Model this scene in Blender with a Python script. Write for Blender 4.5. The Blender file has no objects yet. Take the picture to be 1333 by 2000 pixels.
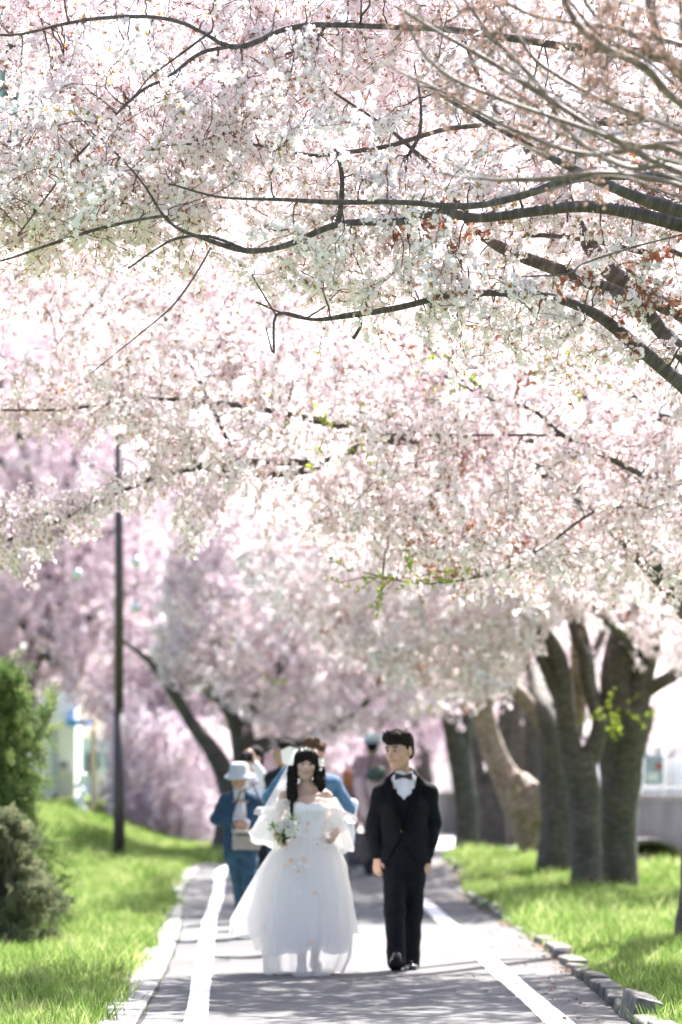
import bpy, bmesh, math, random
import numpy as np
from mathutils import Vector, Matrix, Quaternion, kdtree, noise
random.seed(7); rng = np.random.default_rng(7)
R = math.radians
S = bpy.context.scene
COL = S.collection

# ------------------------------------------------------------------ camera, light
FPX, CAMZ, HY, CX = 7500.0, 1.38, 1530.0, 666.5
cam_d = bpy.data.cameras.new('camera'); cam = bpy.data.objects.new('camera', cam_d); COL.objects.link(cam)
cam.location = (0, 0, CAMZ); cam.rotation_euler = (R(90), 0, 0)
cam_d.sensor_width = 36; cam_d.lens = FPX / 2000 * 36; cam_d.shift_y = (HY - 1000) / 2000
cam_d.clip_start = 0.5; cam_d.clip_end = 2000
cam_d.dof.use_dof = True; cam_d.dof.focus_distance = 20.5; cam_d.dof.aperture_fstop = 2.5
S.camera = cam
SUN_EL, SUN_AZ = 52.0, 24.0          # azimuth measured from +Y towards +X
sd = Vector((math.sin(R(SUN_AZ)) * math.cos(R(SUN_EL)), math.cos(R(SUN_AZ)) * math.cos(R(SUN_EL)), math.sin(R(SUN_EL))))
W = bpy.data.worlds.new('World'); S.world = W; W.use_nodes = True
nt = W.node_tree; bg = nt.nodes['Background']
sky = nt.nodes.new('ShaderNodeTexSky'); sky.sky_type = 'NISHITA'; sky.sun_disc = False
sky.sun_elevation = R(SUN_EL); sky.sun_rotation = R(SUN_AZ); sky.air_density = 0.6; sky.dust_density = 3.0; sky.ozone_density = 1.0
nt.links.new(sky.outputs[0], bg.inputs[0]); bg.inputs[1].default_value = 0.115
sl = bpy.data.lights.new('sun', 'SUN'); sl.energy = 5.0; sl.angle = R(0.5); sl.color = (1, .97, .93)
sun = bpy.data.objects.new('sun', sl); COL.objects.link(sun); sun.rotation_euler = (-sd).to_track_quat('-Z', 'Y').to_euler()
S.view_settings.view_transform = 'Standard'; S.view_settings.look = 'None'
S.view_settings.exposure = 2.08; S.view_settings.gamma = 1.0; S.view_settings.use_curve_mapping = False
S.render.engine = 'CYCLES'
cy = S.cycles; cy.use_denoising = True; cy.max_bounces = 14; cy.diffuse_bounces = 7; cy.glossy_bounces = 3
cy.transmission_bounces = 6; cy.transparent_max_bounces = 16; cy.sample_clamp_indirect = 12; cy.caustics_reflective = False; cy.caustics_refractive = False

def at(px, py, Y):
    return Vector(((px - CX) / FPX * Y, Y, CAMZ + (HY - py) / FPX * Y))

# ------------------------------------------------------------------ materials
def nodes(name):
    m = bpy.data.materials.new(name); m.use_nodes = True
    n = m.node_tree; n.nodes.clear()
    return m, n, n.nodes.new('ShaderNodeOutputMaterial')
def N(n, t, **kw):
    x = n.nodes.new(t)
    for k, v in kw.items():
        if k.startswith('i_'): x.inputs[k[2:].replace('_', ' ')].default_value = v
        else: setattr(x, k, v)
    return x
def ramp(n, fac, stops):
    r = n.nodes.new('ShaderNodeValToRGB'); e = r.color_ramp.elements
    while len(e) < len(stops): e.new(0.5)
    for s, (p, c) in zip(e, stops): s.position = p; s.color = (*c, 1)
    n.links.new(fac, r.inputs[0]); return r.outputs[0]
def solid(name, c1, c2=None, rough=.75, scale=8, bump=.0, bscale=60, metal=0, spec=.4, detail=5, sheen=0):
    m, n, o = nodes(name); p = N(n, 'ShaderNodeBsdfPrincipled')
    p.inputs['Roughness'].default_value = rough; p.inputs['Metallic'].default_value = metal
    p.inputs['Specular IOR Level'].default_value = spec
    if sheen: p.inputs['Sheen Weight'].default_value = sheen
    tc = N(n, 'ShaderNodeTexCoord')
    if c2 is None: c2 = tuple(min(1, x * .8) for x in c1)
    nz = N(n, 'ShaderNodeTexNoise', i_Scale=scale, i_Detail=detail); n.links.new(tc.outputs['Object'], nz.inputs['Vector'])
    n.links.new(ramp(n, nz.outputs['Fac'], [(.35, c1), (.65, c2)]), p.inputs['Base Color'])
    if bump:
        b = N(n, 'ShaderNodeBump', i_Strength=bump, i_Distance=.01); nb = N(n, 'ShaderNodeTexNoise', i_Scale=bscale, i_Detail=4)
        n.links.new(tc.outputs['Object'], nb.inputs['Vector']); n.links.new(nb.outputs['Fac'], b.inputs['Height']); n.links.new(b.outputs[0], p.inputs['Normal'])
    n.links.new(p.outputs[0], o.inputs[0]); return m
def leafmat(name, ca, cb, trans=.5, cc=None, gloss=0.0):
    """thin petal or leaf: diffuse + translucent, colour varied per instance"""
    m, n, o = nodes(name)
    oi = N(n, 'ShaderNodeObjectInfo'); st = [(0, ca), (1, cb)] if cc is None else [(0, ca), (.6, cb), (1, cc)]
    c = ramp(n, oi.outputs['Random'], st)
    d = N(n, 'ShaderNodeBsdfDiffuse'); t = N(n, 'ShaderNodeBsdfTranslucent'); mx = N(n, 'ShaderNodeMixShader'); mx.inputs[0].default_value = trans
    n.links.new(c, d.inputs[0]); n.links.new(c, t.inputs[0]); n.links.new(d.outputs[0], mx.inputs[1]); n.links.new(t.outputs[0], mx.inputs[2])
    n.links.new(mx.outputs[0], o.inputs[0]); return m
def tullemat(name, col, opac, trans=.5):
    m, n, o = nodes(name)
    d = N(n, 'ShaderNodeBsdfDiffuse'); t = N(n, 'ShaderNodeBsdfTranslucent'); mx = N(n, 'ShaderNodeMixShader'); mx.inputs[0].default_value = trans
    d.inputs[0].default_value = (*col, 1); t.inputs[0].default_value = (*col, 1)
    tr = N(n, 'ShaderNodeBsdfTransparent'); m2 = N(n, 'ShaderNodeMixShader'); m2.inputs[0].default_value = opac
    n.links.new(d.outputs[0], mx.inputs[1]); n.links.new(t.outputs[0], mx.inputs[2])
    n.links.new(tr.outputs[0], m2.inputs[1]); n.links.new(mx.outputs[0], m2.inputs[2]); n.links.new(m2.outputs[0], o.inputs[0]); return m
def barkmat(name, c1, c2, c3, moss=None):
    m, n, o = nodes(name); p = N(n, 'ShaderNodeBsdfPrincipled'); p.inputs['Roughness'].default_value = .7
    a = N(n, 'ShaderNodeAttribute', attribute_name='bk')
    mp = N(n, 'ShaderNodeMapping'); mp.inputs['Scale'].default_value = (1.1, 1.1, 21); n.links.new(a.outputs['Vector'], mp.inputs[0])
    nz = N(n, 'ShaderNodeTexNoise', i_Scale=1.6, i_Detail=6, i_Roughness=.65); n.links.new(mp.outputs[0], nz.inputs['Vector'])
    mp2 = N(n, 'ShaderNodeMapping'); mp2.inputs['Scale'].default_value = (3, 3, 3); n.links.new(a.outputs['Vector'], mp2.inputs[0])
    n2 = N(n, 'ShaderNodeTexNoise', i_Scale=1.3, i_Detail=5); n.links.new(mp2.outputs[0], n2.inputs['Vector'])
    ca = ramp(n, nz.outputs['Fac'], [(.36, c1), (.52, c2), (.66, c3)])
    cb = ramp(n, n2.outputs['Fac'], [(.35, c1), (.7, moss or c2)])
    mx = N(n, 'ShaderNodeMix', data_type='RGBA'); mx.inputs[0].default_value = .45
    n.links.new(ca, mx.inputs[6]); n.links.new(cb, mx.inputs[7]); n.links.new(mx.outputs[2], p.inputs['Base Color'])
    b = N(n, 'ShaderNodeBump', i_Strength=.8, i_Distance=.03); n.links.new(nz.outputs['Fac'], b.inputs['Height']); n.links.new(b.outputs[0], p.inputs['Normal'])
    n.links.new(p.outputs[0], o.inputs[0]); return m

M = {}
M['bark'] = barkmat('cherry_bark', (.036, .029, .026), (.085, .071, .062), (.19, .162, .140), (.07, .075, .05))
M['bark_light'] = barkmat('weathered_wood', (.09, .06, .045), (.30, .24, .19), (.50, .43, .36), (.32, .20, .12))
M['bark_limb'] = barkmat('cherry_limb_bark', (.058, .041, .041), (.128, .098, .094), (.32, .265, .26), (.12, .09, .085))
M['twig'] = solid('twig_bark', (.085, .05, .043), (.14, .095, .08), rough=.7, scale=30)
M['twig_tan'] = solid('pale_twig_bark', (.12, .085, .078), (.24, .18, .165), rough=.6, scale=30)
M['petal'] = leafmat('white_petal', (.95, .86, .905), (.96, .91, .945), .5, (.965, .935, .965))
M['petal_blush'] = leafmat('blush_petal', (.92, .79, .84), (.94, .87, .90), .5, (.95, .92, .94))
M['petal_lilac'] = leafmat('lilac_petal', (.64, .53, .62), (.76, .65, .72), .5, (.88, .82, .86))
M['petal_pale'] = leafmat('pale_lilac_petal', (.74, .66, .76), (.84, .76, .83), .5, (.92, .87, .90))
M['calyx'] = leafmat('calyx', (.34, .13, .10), (.44, .22, .14), .4)
M['bronze'] = leafmat('bronze_leaf', (.42, .17, .06), (.55, .30, .08), .55, (.45, .36, .08))
M['redleaf'] = leafmat('red_leaf', (.40, .15, .10), (.55, .28, .18), .6)
M['greenleaf'] = leafmat('fresh_green_leaf', (.30, .42, .05), (.42, .50, .09), .6)
M['bud'] = leafmat('tan_bud', (.38, .24, .20), (.50, .35, .30), .35)
M['grass'] = leafmat('grass_blade', (.08, .16, .03), (.20, .30, .07), .5, (.50, .52, .24))
M['needle'] = leafmat('conifer_needle', (.13, .21, .07), (.21, .30, .10), .45, (.33, .40, .15))
M['needle_grey'] = leafmat('dusty_needle', (.17, .21, .12), (.26, .29, .17), .4, (.42, .43, .26))

# ------------------------------------------------------------------ object helpers
def tag(o, label=None, cat=None, group=None, kind=None):
    if label: o['label'] = label
    if cat: o['category'] = cat
    if group: o['group'] = group
    if kind: o['kind'] = kind
    return o
def empty(name, loc, label, cat, group=None):
    o = bpy.data.objects.new(name, None); COL.objects.link(o); o.location = loc; o.empty_display_size = .1
    return tag(o, label, cat, group)
def mesh_obj(name, verts, faces, mat, parent=None, smooth=True, local=True):
    me = bpy.data.meshes.new(name)
    me.from_pydata([tuple(v) for v in verts], [], [tuple(f) for f in faces]); 
    if smooth: me.polygons.foreach_set('use_smooth', [True] * len(me.polygons))
    me.update()
    for m in (mat if isinstance(mat, (list, tuple)) else [mat]): me.materials.append(m)
    o = bpy.data.objects.new(name, me); COL.objects.link(o); o.parent = parent
    return o
def bevel(o, w, seg=2):
    b = o.modifiers.new('b', 'BEVEL'); b.width = w; b.segments = seg; b.limit_method = 'ANGLE'
    return o
BOXF = [(0, 3, 2, 1), (4, 5, 6, 7), (0, 1, 5, 4), (1, 2, 6, 5), (2, 3, 7, 6), (3, 0, 4, 7)]
def box(name, c, s, mat, parent=None, rz=0, rx=0, ry=0, bev=0):
    x, y, z = s[0] / 2, s[1] / 2, s[2] / 2
    vs = [(-x, -y, -z), (x, -y, -z), (x, y, -z), (-x, y, -z), (-x, -y, z), (x, -y, z), (x, y, z), (-x, y, z)]
    o = mesh_obj(name, vs, BOXF, mat, parent, smooth=False)
    o.location = c; o.rotation_euler = (rx, ry, rz)
    if bev: bevel(o, bev)
    return o
def ring_mesh(rings, closed=True, caps=True):
    n = len(rings[0]); vs = [v for r in rings for v in r]; fs = []
    for i in range(len(rings) - 1):
        for j in range(n if closed else n - 1):
            k = (j + 1) % n; fs.append((i * n + j, i * n + k, (i + 1) * n + k, (i + 1) * n + j))
    if caps: fs.append(tuple(range(n - 1, -1, -1))); fs.append(tuple((len(rings) - 1) * n + j for j in range(n)))
    return vs, fs
def frame(d):
    d = d.normalized(); a = Vector((0, 0, 1)) if abs(d.z) < .9 else Vector((1, 0, 0))
    u = d.cross(a).normalized(); return u, d.cross(u).normalized()
def catmull(P, sub):
    out = []
    n = len(P)
    for i in range(n - 1):
        p0, p1, p2, p3 = P[max(0, i - 1)], P[i], P[i + 1], P[min(n - 1, i + 2)]
        for k in range(sub):
            t = k / sub
            out.append([.5 * ((2 * b) + (-a + c) * t + (2 * a - 5 * b + 4 * c - d) * t * t + (-a + 3 * b - 3 * c + d) * t ** 3) for a, b, c, d in zip(p0, p1, p2, p3)])
    out.append(list(P[-1])); return out
def tube_data(pts, rads, seg, rough=0.0, seed=0.0):
    """rings along a polyline with parallel-ish frames; returns verts, faces, bk coords"""
    vs, fs, bk = [], [], []; along = seed
    u = None
    for i, p in enumerate(pts):
        d = (pts[min(i + 1, len(pts) - 1)] - pts[max(i - 1, 0)])
        if d.length < 1e-6: d = Vector((0, 0, 1))
        d.normalize()
        if u is None: u, v = frame(d)
        else:
            u = (u - d * u.dot(d)); u = u.normalized() if u.length > 1e-5 else frame(d)[0]
            v = d.cross(u)
        if i: along += (p - pts[i - 1]).length
        for j in range(seg):
            a = 2 * math.pi * j / seg; r = rads[i]
            if rough: r *= 1 + rough * noise.noise(Vector((math.cos(a) * 1.3 + seed, math.sin(a) * 1.3, along * 2.2))) + rough * .5 * noise.noise(Vector((math.cos(a) * 3 + seed, math.sin(a) * 3, along * 9)))
            vs.append(p + (u * math.cos(a) + v * math.sin(a)) * r)
            bk.append((math.cos(a) * rads[i] * 4 + seed, math.sin(a) * rads[i] * 4, along))
    n = len(pts)
    for i in range(n - 1):
        for j in range(seg):
            k = (j + 1) % seg; fs.append((i * seg + j, i * seg + k, (i + 1) * seg + k, (i + 1) * seg + j))
    fs.append(tuple(range(seg - 1, -1, -1))); fs.append(tuple((n - 1) * seg + j for j in range(seg)))
    return vs, fs, bk
def tube_obj(name, pts, rads, mat, parent, seg=10, rough=0.0, seed=0.0):
    vs, fs, bk = tube_data(pts, rads, seg, rough, seed)
    o = mesh_obj(name, vs, fs, mat, parent)
    at_ = o.data.attributes.new('bk', 'FLOAT_VECTOR', 'POINT'); at_.data.foreach_set('vector', np.array(bk, dtype=np.float32).ravel())
    return o

# ---- instanced foliage ("stuff" only)
def scatter(name, pos, eul, scl, pid, variants, parent=None, kind='stuff'):
    n = len(pos); me = bpy.data.meshes.new(name); me.vertices.add(n)
    me.vertices.foreach_set('co', np.asarray(pos, dtype=np.float32).ravel())
    a = me.attributes.new('rot', 'FLOAT_VECTOR', 'POINT'); a.data.foreach_set('vector', np.asarray(eul, dtype=np.float32).ravel())
    a = me.attributes.new('scl', 'FLOAT', 'POINT'); a.data.foreach_set('value', np.asarray(scl, dtype=np.float32))
    a = me.attributes.new('pid', 'INT', 'POINT'); a.data.foreach_set('value', np.asarray(pid, dtype=np.int32))
    o = bpy.data.objects.new(name, me); COL.objects.link(o); o.parent = parent; o['kind'] = kind
    key = 'gn_' + variants[0].name
    g = bpy.data.node_groups.get(key)
    if g is None:
        g = bpy.data.node_groups.new(key, 'GeometryNodeTree')
        g.interface.new_socket('Geometry', in_out='INPUT', socket_type='NodeSocketGeometry')
        g.interface.new_socket('Geometry', in_out='OUTPUT', socket_type='NodeSocketGeometry')
        gi = g.nodes.new('NodeGroupInput'); go = g.nodes.new('NodeGroupOutput')
        ip = g.nodes.new('GeometryNodeInstanceOnPoints'); jn = g.nodes.new('GeometryNodeJoinGeometry')
        for v in variants:
            oi = g.nodes.new('GeometryNodeObjectInfo'); oi.inputs['Object'].default_value = v; oi.inputs['As Instance'].default_value = True
            g.links.new(oi.outputs['Geometry'], jn.inputs[0])
        def na(nm, t):
            x = g.nodes.new('GeometryNodeInputNamedAttribute'); x.data_type = t; x.inputs['Name'].default_value = nm; return x.outputs[0]
        er = g.nodes.new('FunctionNodeEulerToRotation')
        g.links.new(na('rot', 'FLOAT_VECTOR'), er.inputs[0]); g.links.new(er.outputs[0], ip.inputs['Rotation'])
        g.links.new(na('scl', 'FLOAT'), ip.inputs['Scale']); g.links.new(na('pid', 'INT'), ip.inputs['Instance Index'])
        ip.inputs['Pick Instance'].default_value = True
        g.links.new(gi.outputs[0], ip.inputs['Points']); g.links.new(jn.outputs[0], ip.inputs['Instance']); g.links.new(ip.outputs[0], go.inputs[0])
    md = o.modifiers.new('scatter', 'NODES'); md.node_group = g
    return o
def proto(name, vs, fs, mi, mats):
    me = bpy.data.meshes.new(name); me.from_pydata([tuple(v) for v in vs], [], fs)
    for m in mats: me.materials.append(m)
    me.polygons.foreach_set('material_index', mi); me.update()
    return bpy.data.objects.new(name, me)          # not linked: only a source for the scatters

def rv(r=random): 
    while 1:
        v = Vector((r.uniform(-1, 1), r.uniform(-1, 1), r.uniform(-1, 1)))
        if .05 < v.length < 1: return v.normalized()
def add_flower(vs, fs, mi, c, n, r, slot=0, open_=.35, petals=5):
    u, w = frame(n); a0 = random.uniform(0, 6.28)
    base = len(vs); vs.append(c)
    for k in range(petals):
        a = a0 + k * 2 * math.pi / petals; rr = r * random.uniform(.88, 1.08)
        d = u * math.cos(a) + w * math.sin(a); e = d.cross(n)
        vs += [c + d * rr * .55 + e * rr * .40 + n * rr * open_ * .35, c + d * rr + n * rr * open_, c + d * rr * .55 - e * rr * .40 + n * rr * open_ * .35]
        b = base + 1 + 3 * k; fs.append((base, b, b + 1)); fs.append((base, b + 1, b + 2)); mi += [slot, slot]
def add_leaf(vs, fs, mi, a, d, n, L, wd, slot):
    e = d.cross(n).normalized(); b = len(vs)
    vs += [a, a + d * L * .45 + e * wd * .5, a + d * L + n * L * .12, a + d * L * .45 - e * wd * .5]
    fs += [(b, b + 1, b + 2), (b, b + 2, b + 3)]; mi += [slot, slot]
def add_stick(vs, fs, mi, a, b_, r, slot):
    u, w = frame(b_ - a); b = len(vs)
    for p, q in ((a, r), (b_, r * .7)):
        for k in range(3): vs.append(p + (u * math.cos(2.094 * k) + w * math.sin(2.094 * k)) * q)
    for k in range(3): j = (k + 1) % 3; fs.append((b + k, b + j, b + 3 + j, b + 3 + k)); mi.append(slot)
def spray(name, L, nclus, fl, mats, leafp=.5, leafL=.035, droop=.0, fr=.0175, budp=.1, leaves=2):
    """flowering twig along +X. slots: 0 petal, 1 calyx, 2 leaf, 3 twig"""
    vs, fs, mi = [], [], []
    P = [Vector((L * i / 4, random.uniform(-.012, .012), random.uniform(-.012, .012) - droop * (i / 4) ** 2)) for i in range(5)]
    for i in range(4): add_stick(vs, fs, mi, P[i], P[i + 1], .0022, 3)
    for c in range(nclus):
        t = (c + random.uniform(.1, .9)) / nclus * 4; i = min(3, int(t)); o = P[i].lerp(P[i + 1], t - i)
        side = rv(); side.x *= .4; side.normalize()
        for f in range(random.choice(fl)):
            d = (side * .75 + rv() + Vector((0, 0, -.25))).normalized(); pl = random.uniform(.018, .036)
            tip = o + side * .012 + d * pl
            add_stick(vs, fs, mi, o + side * .01, tip, .0011, 1)
            if random.random() < budp:
                add_flower(vs, fs, mi, tip, d, fr * .6, 0, 1.4, 3)
            else:
                nn = (d + rv() * .5).normalized(); add_flower(vs, fs, mi, tip, nn, fr, 0, random.uniform(.2, .55))
                add_leaf(vs, fs, mi, tip - d * .006, d, rv(), .010, .007, 1)
        if random.random() < leafp:
            for q in range(leaves):
                d = (side + rv() * .8).normalized(); add_leaf(vs, fs, mi, o, d, rv(), leafL * random.uniform(.7, 1.2), leafL * .38, 2)
    return proto(name, vs, fs, mi, mats)
def leafspray(name, L, n, leafL, mats, slot=2):
    vs, fs, mi = [], [], []
    add_stick(vs, fs, mi, Vector((0, 0, 0)), Vector((L, 0, 0)), .002, 3)
    for k in range(n):
        o = Vector((L * random.random(), 0, 0))
        for q in range(2):
            d = (rv() + Vector((.5, 0, -.2))).normalized(); add_leaf(vs, fs, mi, o, d, rv(), leafL * random.uniform(.6, 1.2), leafL * .42, slot)
    return proto(name, vs, fs, mi, mats)
def budspray(name, L, mats):
    vs, fs, mi = [], [], []
    P = [Vector((0, 0, 0)), Vector((L * .5, .015, .01)), Vector((L, .0, .03))]
    add_stick(vs, fs, mi, P[0], P[1], .0035, 3); add_stick(vs, fs, mi, P[1], P[2], .0028, 3)
    for k in range(3):
        o = P[0].lerp(P[2], random.uniform(.35, 1)); 
        for q in range(random.choice((3, 5))):
            d = (rv() + Vector((.6, 0, .2))).normalized(); tip = o + d * .022; add_stick(vs, fs, mi, o, tip, .0014, 1)
            add_flower(vs, fs, mi, tip, d, .009, 0, 1.7, 4)
    return proto(name, vs, fs, mi, mats)
def needlespray(name, L, n, nl, mats, slot=0):
    vs, fs, mi = [], [], []
    for (a, b_) in ((Vector((0, 0, 0)), Vector((L, 0, 0))),) + tuple((Vector((L * t, 0, 0)), Vector((L * t + L * .3, s * L * .3, .02))) for t, s in ((.25, 1), (.3, -1), (.5, 1), (.55, -1), (.72, 1))):
        add_stick(vs, fs, mi, a, b_, .003, 3)
        D = b_ - a
        for k in range(int(n * D.length / L)):
            o = a + D * random.random(); d = (D.normalized() * .9 + rv()).normalized()
            e = d.cross(rv()).normalized(); b = len(vs); ll = nl * random.uniform(.7, 1.2)
            vs += [o + e * .0028, o - e * .0028, o + d * ll]; fs.append((b, b + 1, b + 2)); mi.append(slot)
    return proto(name, vs, fs, mi, mats)

MB = [M['petal'], M['calyx'], M['bronze'], M['twig']]
SPR = {
 'white': [spray(f'white_spray_{i}', .24, 5, (5, 6, 8), MB, .45) for i in range(6)],
 'blush': [spray(f'blush_spray_{i}', .24, 5, (5, 6, 7), [M['petal_blush'], M['calyx'], M['redleaf'], M['twig']], .18) for i in range(5)],
 'red': [spray(f'red_spray_{i}', .22, 5, (2, 3, 4), [M['petal_blush'], M['calyx'], M['redleaf'], M['twig']], .95, .06, leaves=4) for i in range(4)],
 'lilac': [spray(f'lilac_spray_{i}', .30, 8, (4, 5), [M['petal_lilac'], M['calyx'], M['bronze'], M['twig']], .15) for i in range(5)],
 'pale': [spray(f'pale_spray_{i}', .30, 8, (4, 5), [M['petal_pale'], M['calyx'], M['greenleaf'], M['twig']], .1) for i in range(5)],
 'green': [leafspray(f'green_spray_{i}', .22, 9, .045, [M['petal']] * 2 + [M['greenleaf'], M['twig']]) for i in range(3)],
 'bud': [budspray(f'bud_spray_{i}', .22, [M['bud'], M['bud'], M['bronze'], M['twig_tan']]) for i in range(4)],
 'needle': [needlespray(f'needle_spray_{i}', .22, 120, .028, [M['needle'], M['needle'], M['needle'], M['twig']]) for i in range(3)],
 'needleg': [needlespray(f'grey_needle_spray_{i}', .16, 120, .024, [M['needle_grey'], M['needle_grey'], M['needle'], M['twig']]) for i in range(3)],
}

class Tree:
    def __init__(s, name, base, label, cat='tree', group=None, bark='bark', limb=None):
        s.root = empty(name, base, label, cat, group); s.b = Vector(base); s.bark = M[bark]; s.limbm = M[limb or bark]; s.nodes = []; s.k = 0
        s.sp = {}
    def limb(s, P, name='branch', seg=10, sub=5, rough=.12, wig=.0, mat=None, lab=None):
        """P: list of (Vector world, radius)"""
        rows = catmull([(*p, r) for p, r in P], sub)
        pts = [Vector(r[:3]) - s.b for r in rows]; rad = [max(.003, r[3]) for r in rows]
        s.k += 1
        if wig:
            for i in range(1, len(pts) - 1):
                pts[i] += noise.noise_vector(pts[i] * 1.7 + Vector((s.k * 3.1, 0, 0))) * wig
        mt = mat or (s.bark if name == 'trunk' else s.limbm)
        o = tube_obj(name, pts, rad, mt, s.root, seg, rough, s.k * 1.37 + s.b.x)
        if lab: o['label'] = lab
        for p, r in zip(pts, rad): s.nodes.append((p + s.b, r))
        return o
    def fill(s, A, kinds, start=.35, maxlen=2.2, sag=.10, spacing=.16, scale=1.0, grow=None, droop=0, nodes_min=0, twigseg=4, jit=.06, reject=None):
        """grow twigs from the skeleton towards attractor points A and lay flowering sprays along them"""
        nd = [n for n in s.nodes if n[0].z > nodes_min]
        kt = kdtree.KDTree(len(nd)); [kt.insert(p, i) for i, (p, r) in enumerate(nd)]; kt.balance()
        A = sorted((Vector(a) for a in A), key=lambda a: kt.find(a)[2])
        VS, FS = [], []
        names = list(kinds); wts = [kinds[k] for k in names]
        bs = max(1, len(A) // 10)
        for bi in range(0, len(A), bs):
            kt = kdtree.KDTree(len(nd)); [kt.insert(p, i) for i, (p, r) in enumerate(nd)]; kt.balance()
            for a in A[bi:bi + bs]:
                co, ix, dist = kt.find(a)
                if dist < .05: continue
                st, r0 = nd[ix]
                L = min(dist, maxlen * 1.5)
                r0 = min(r0 * .7, .004 + .008 * L); r1 = .0034
                d = a - st; mid = st + d * .5 + rv() * L * .26 + Vector((0, 0, sag * L))
                if droop: mid = st + Vector((d.x * .7, d.y * .7, d.z * .2)) + Vector((0, 0, droop * L))
                P = []
                for k in range(6):
                    t = k / 5; P.append(st * (1 - t) ** 2 + mid * 2 * t * (1 - t) + a * t * t + (rv() * L * .035 if 0 < k < 5 else Vector()))
                RR = [r0 + (r1 - r0) * k / 5 for k in range(6)]
                v, f, _ = tube_data([p - s.b for p in P], RR, twigseg if r0 > .01 else 3)
                o = len(VS); VS += v; FS += [tuple(i + o for i in q) for q in f]
                for p, r in list(zip(P, RR))[2:]: nd.append((p, r))
                n = max(1, int(L * (1 - start) / spacing)) + 1
                kk = random.choices(names, wts)[0]
                for q in range(n):
                    t = start + (1 - start) * (q + random.random()) / n; i = min(4, int(t * 5)); p = P[i].lerp(P[i + 1], t * 5 - i)
                    dd = (P[i + 1] - P[i]).normalized() + rv() * .75
                    if droop: dd += Vector((0, 0, -1.0))
                    p = p + rv() * jit
                    if reject and reject(p): continue
                    e = (dd.normalized().to_track_quat('X', 'Z') @ Quaternion((1, 0, 0), random.uniform(0, 6.28))).to_euler()
                    s.sp.setdefault(kk, []).append((p - s.b, e, scale * random.uniform(.8, 1.2)))
        if VS: 
            o = mesh_obj('twigs', VS, FS, M['twig'] if s.limbm != M['bark_light'] else M['twig_tan'], s.root); o['kind'] = 'stuff'
    def done(s):
        NM = {'white': 'blossom', 'blush': 'blossom', 'lilac': 'blossom', 'pale': 'blossom', 'red': 'red_leaves', 'green': 'green_leaves', 'bud': 'buds', 'needle': 'needles', 'needleg': 'needles'}
        for k, L in s.sp.items():
            scatter(NM[k], [l[0] for l in L], [tuple(l[1]) for l in L], [l[2] for l in L], rng.integers(0, len(SPR[k]), len(L)), SPR[k], s.root)
        return sum(len(l) for l in s.sp.values())

def smooth(a, b, t):
    t = max(0., min(1., (t - a) / (b - a))); return t * t * (3 - 2 * t)
def h(x, y):
    z = .25 * smooth(46, 52, y)
    z += .68 * smooth(-2.3, -5.0, x) * smooth(47, 60, y)
    z -= .10 * smooth(3.5, 5.5, x) * smooth(48, 56, y)
    return z
def lerpt(T, y):
    if y <= T[0][0]: return T[0][1]
    for (a, va), (b, vb) in zip(T, T[1:]):
        if y <= b: return va + (vb - va) * (y - a) / (b - a)
    return T[-1][1]
def gx(px, py):
    Y = CAMZ * FPX / (py - HY); return (Y, (px - CX) / FPX * Y)

# ------------------------------------------------------------------ ground, path
LE = [(-20, -.9), gx(170, 2000), gx(245, 1900), gx(300, 1810), gx(330, 1745), (52.5, -2.05), (56, -1.7), (62, -.7), (80, 1.6), (120, 6)]       # left edge of asphalt incl. slabs
RE = [(-20, 2.0), gx(1228, 2000), gx(1060, 1850), gx(932, 1770), (56, 1.50), (60, 1.75), (66, 3.4), (80, 7.5), (120, 14)]
def grid_obj(name, xs, ys, f, mat):
    vs = [(x, y, f(x, y)) for y in ys for x in xs]; n = len(xs)
    fs = [(j * n + i, j * n + i + 1, (j + 1) * n + i + 1, (j + 1) * n + i) for j in range(len(ys) - 1) for i in range(n - 1)]
    o = mesh_obj(name, vs, fs, mat); o['kind'] = 'structure'; return o
m, n, o = nodes('lawn_soil'); p = N(n, 'ShaderNodeBsdfPrincipled'); p.inputs['Roughness'].default_value = .95; p.inputs['Specular IOR Level'].default_value = .1
tc = N(n, 'ShaderNodeTexCoord'); nz = N(n, 'ShaderNodeTexNoise', i_Scale=1.1, i_Detail=8, i_Roughness=.7); n.links.new(tc.outputs['Object'], nz.inputs['Vector'])
n.links.new(ramp(n, nz.outputs['Fac'], [(.3, (.05, .075, .018)), (.5, (.10, .17, .025)), (.68, (.19, .25, .05)), (.8, (.26, .24, .09))]), p.inputs['Base Color']); n.links.new(p.outputs[0], o.inputs[0]); M['lawn'] = m
xs = [-300, -150, -80, -40, -25, -16, -12, -9] + [-8 + .5 * i for i in range(33)] + [9, 12, 16, 25, 40, 80, 150, 300]
ys = [-60, -20, 0, 10] + [15 + i for i in range(30)] + [45 + .5 * i for i in range(50)] + [72, 76, 80, 90, 100, 120, 160, 240, 400, 700]
grid_obj('ground', xs, ys, lambda x, y: h(x, y) - .0, M['lawn'])
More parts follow.
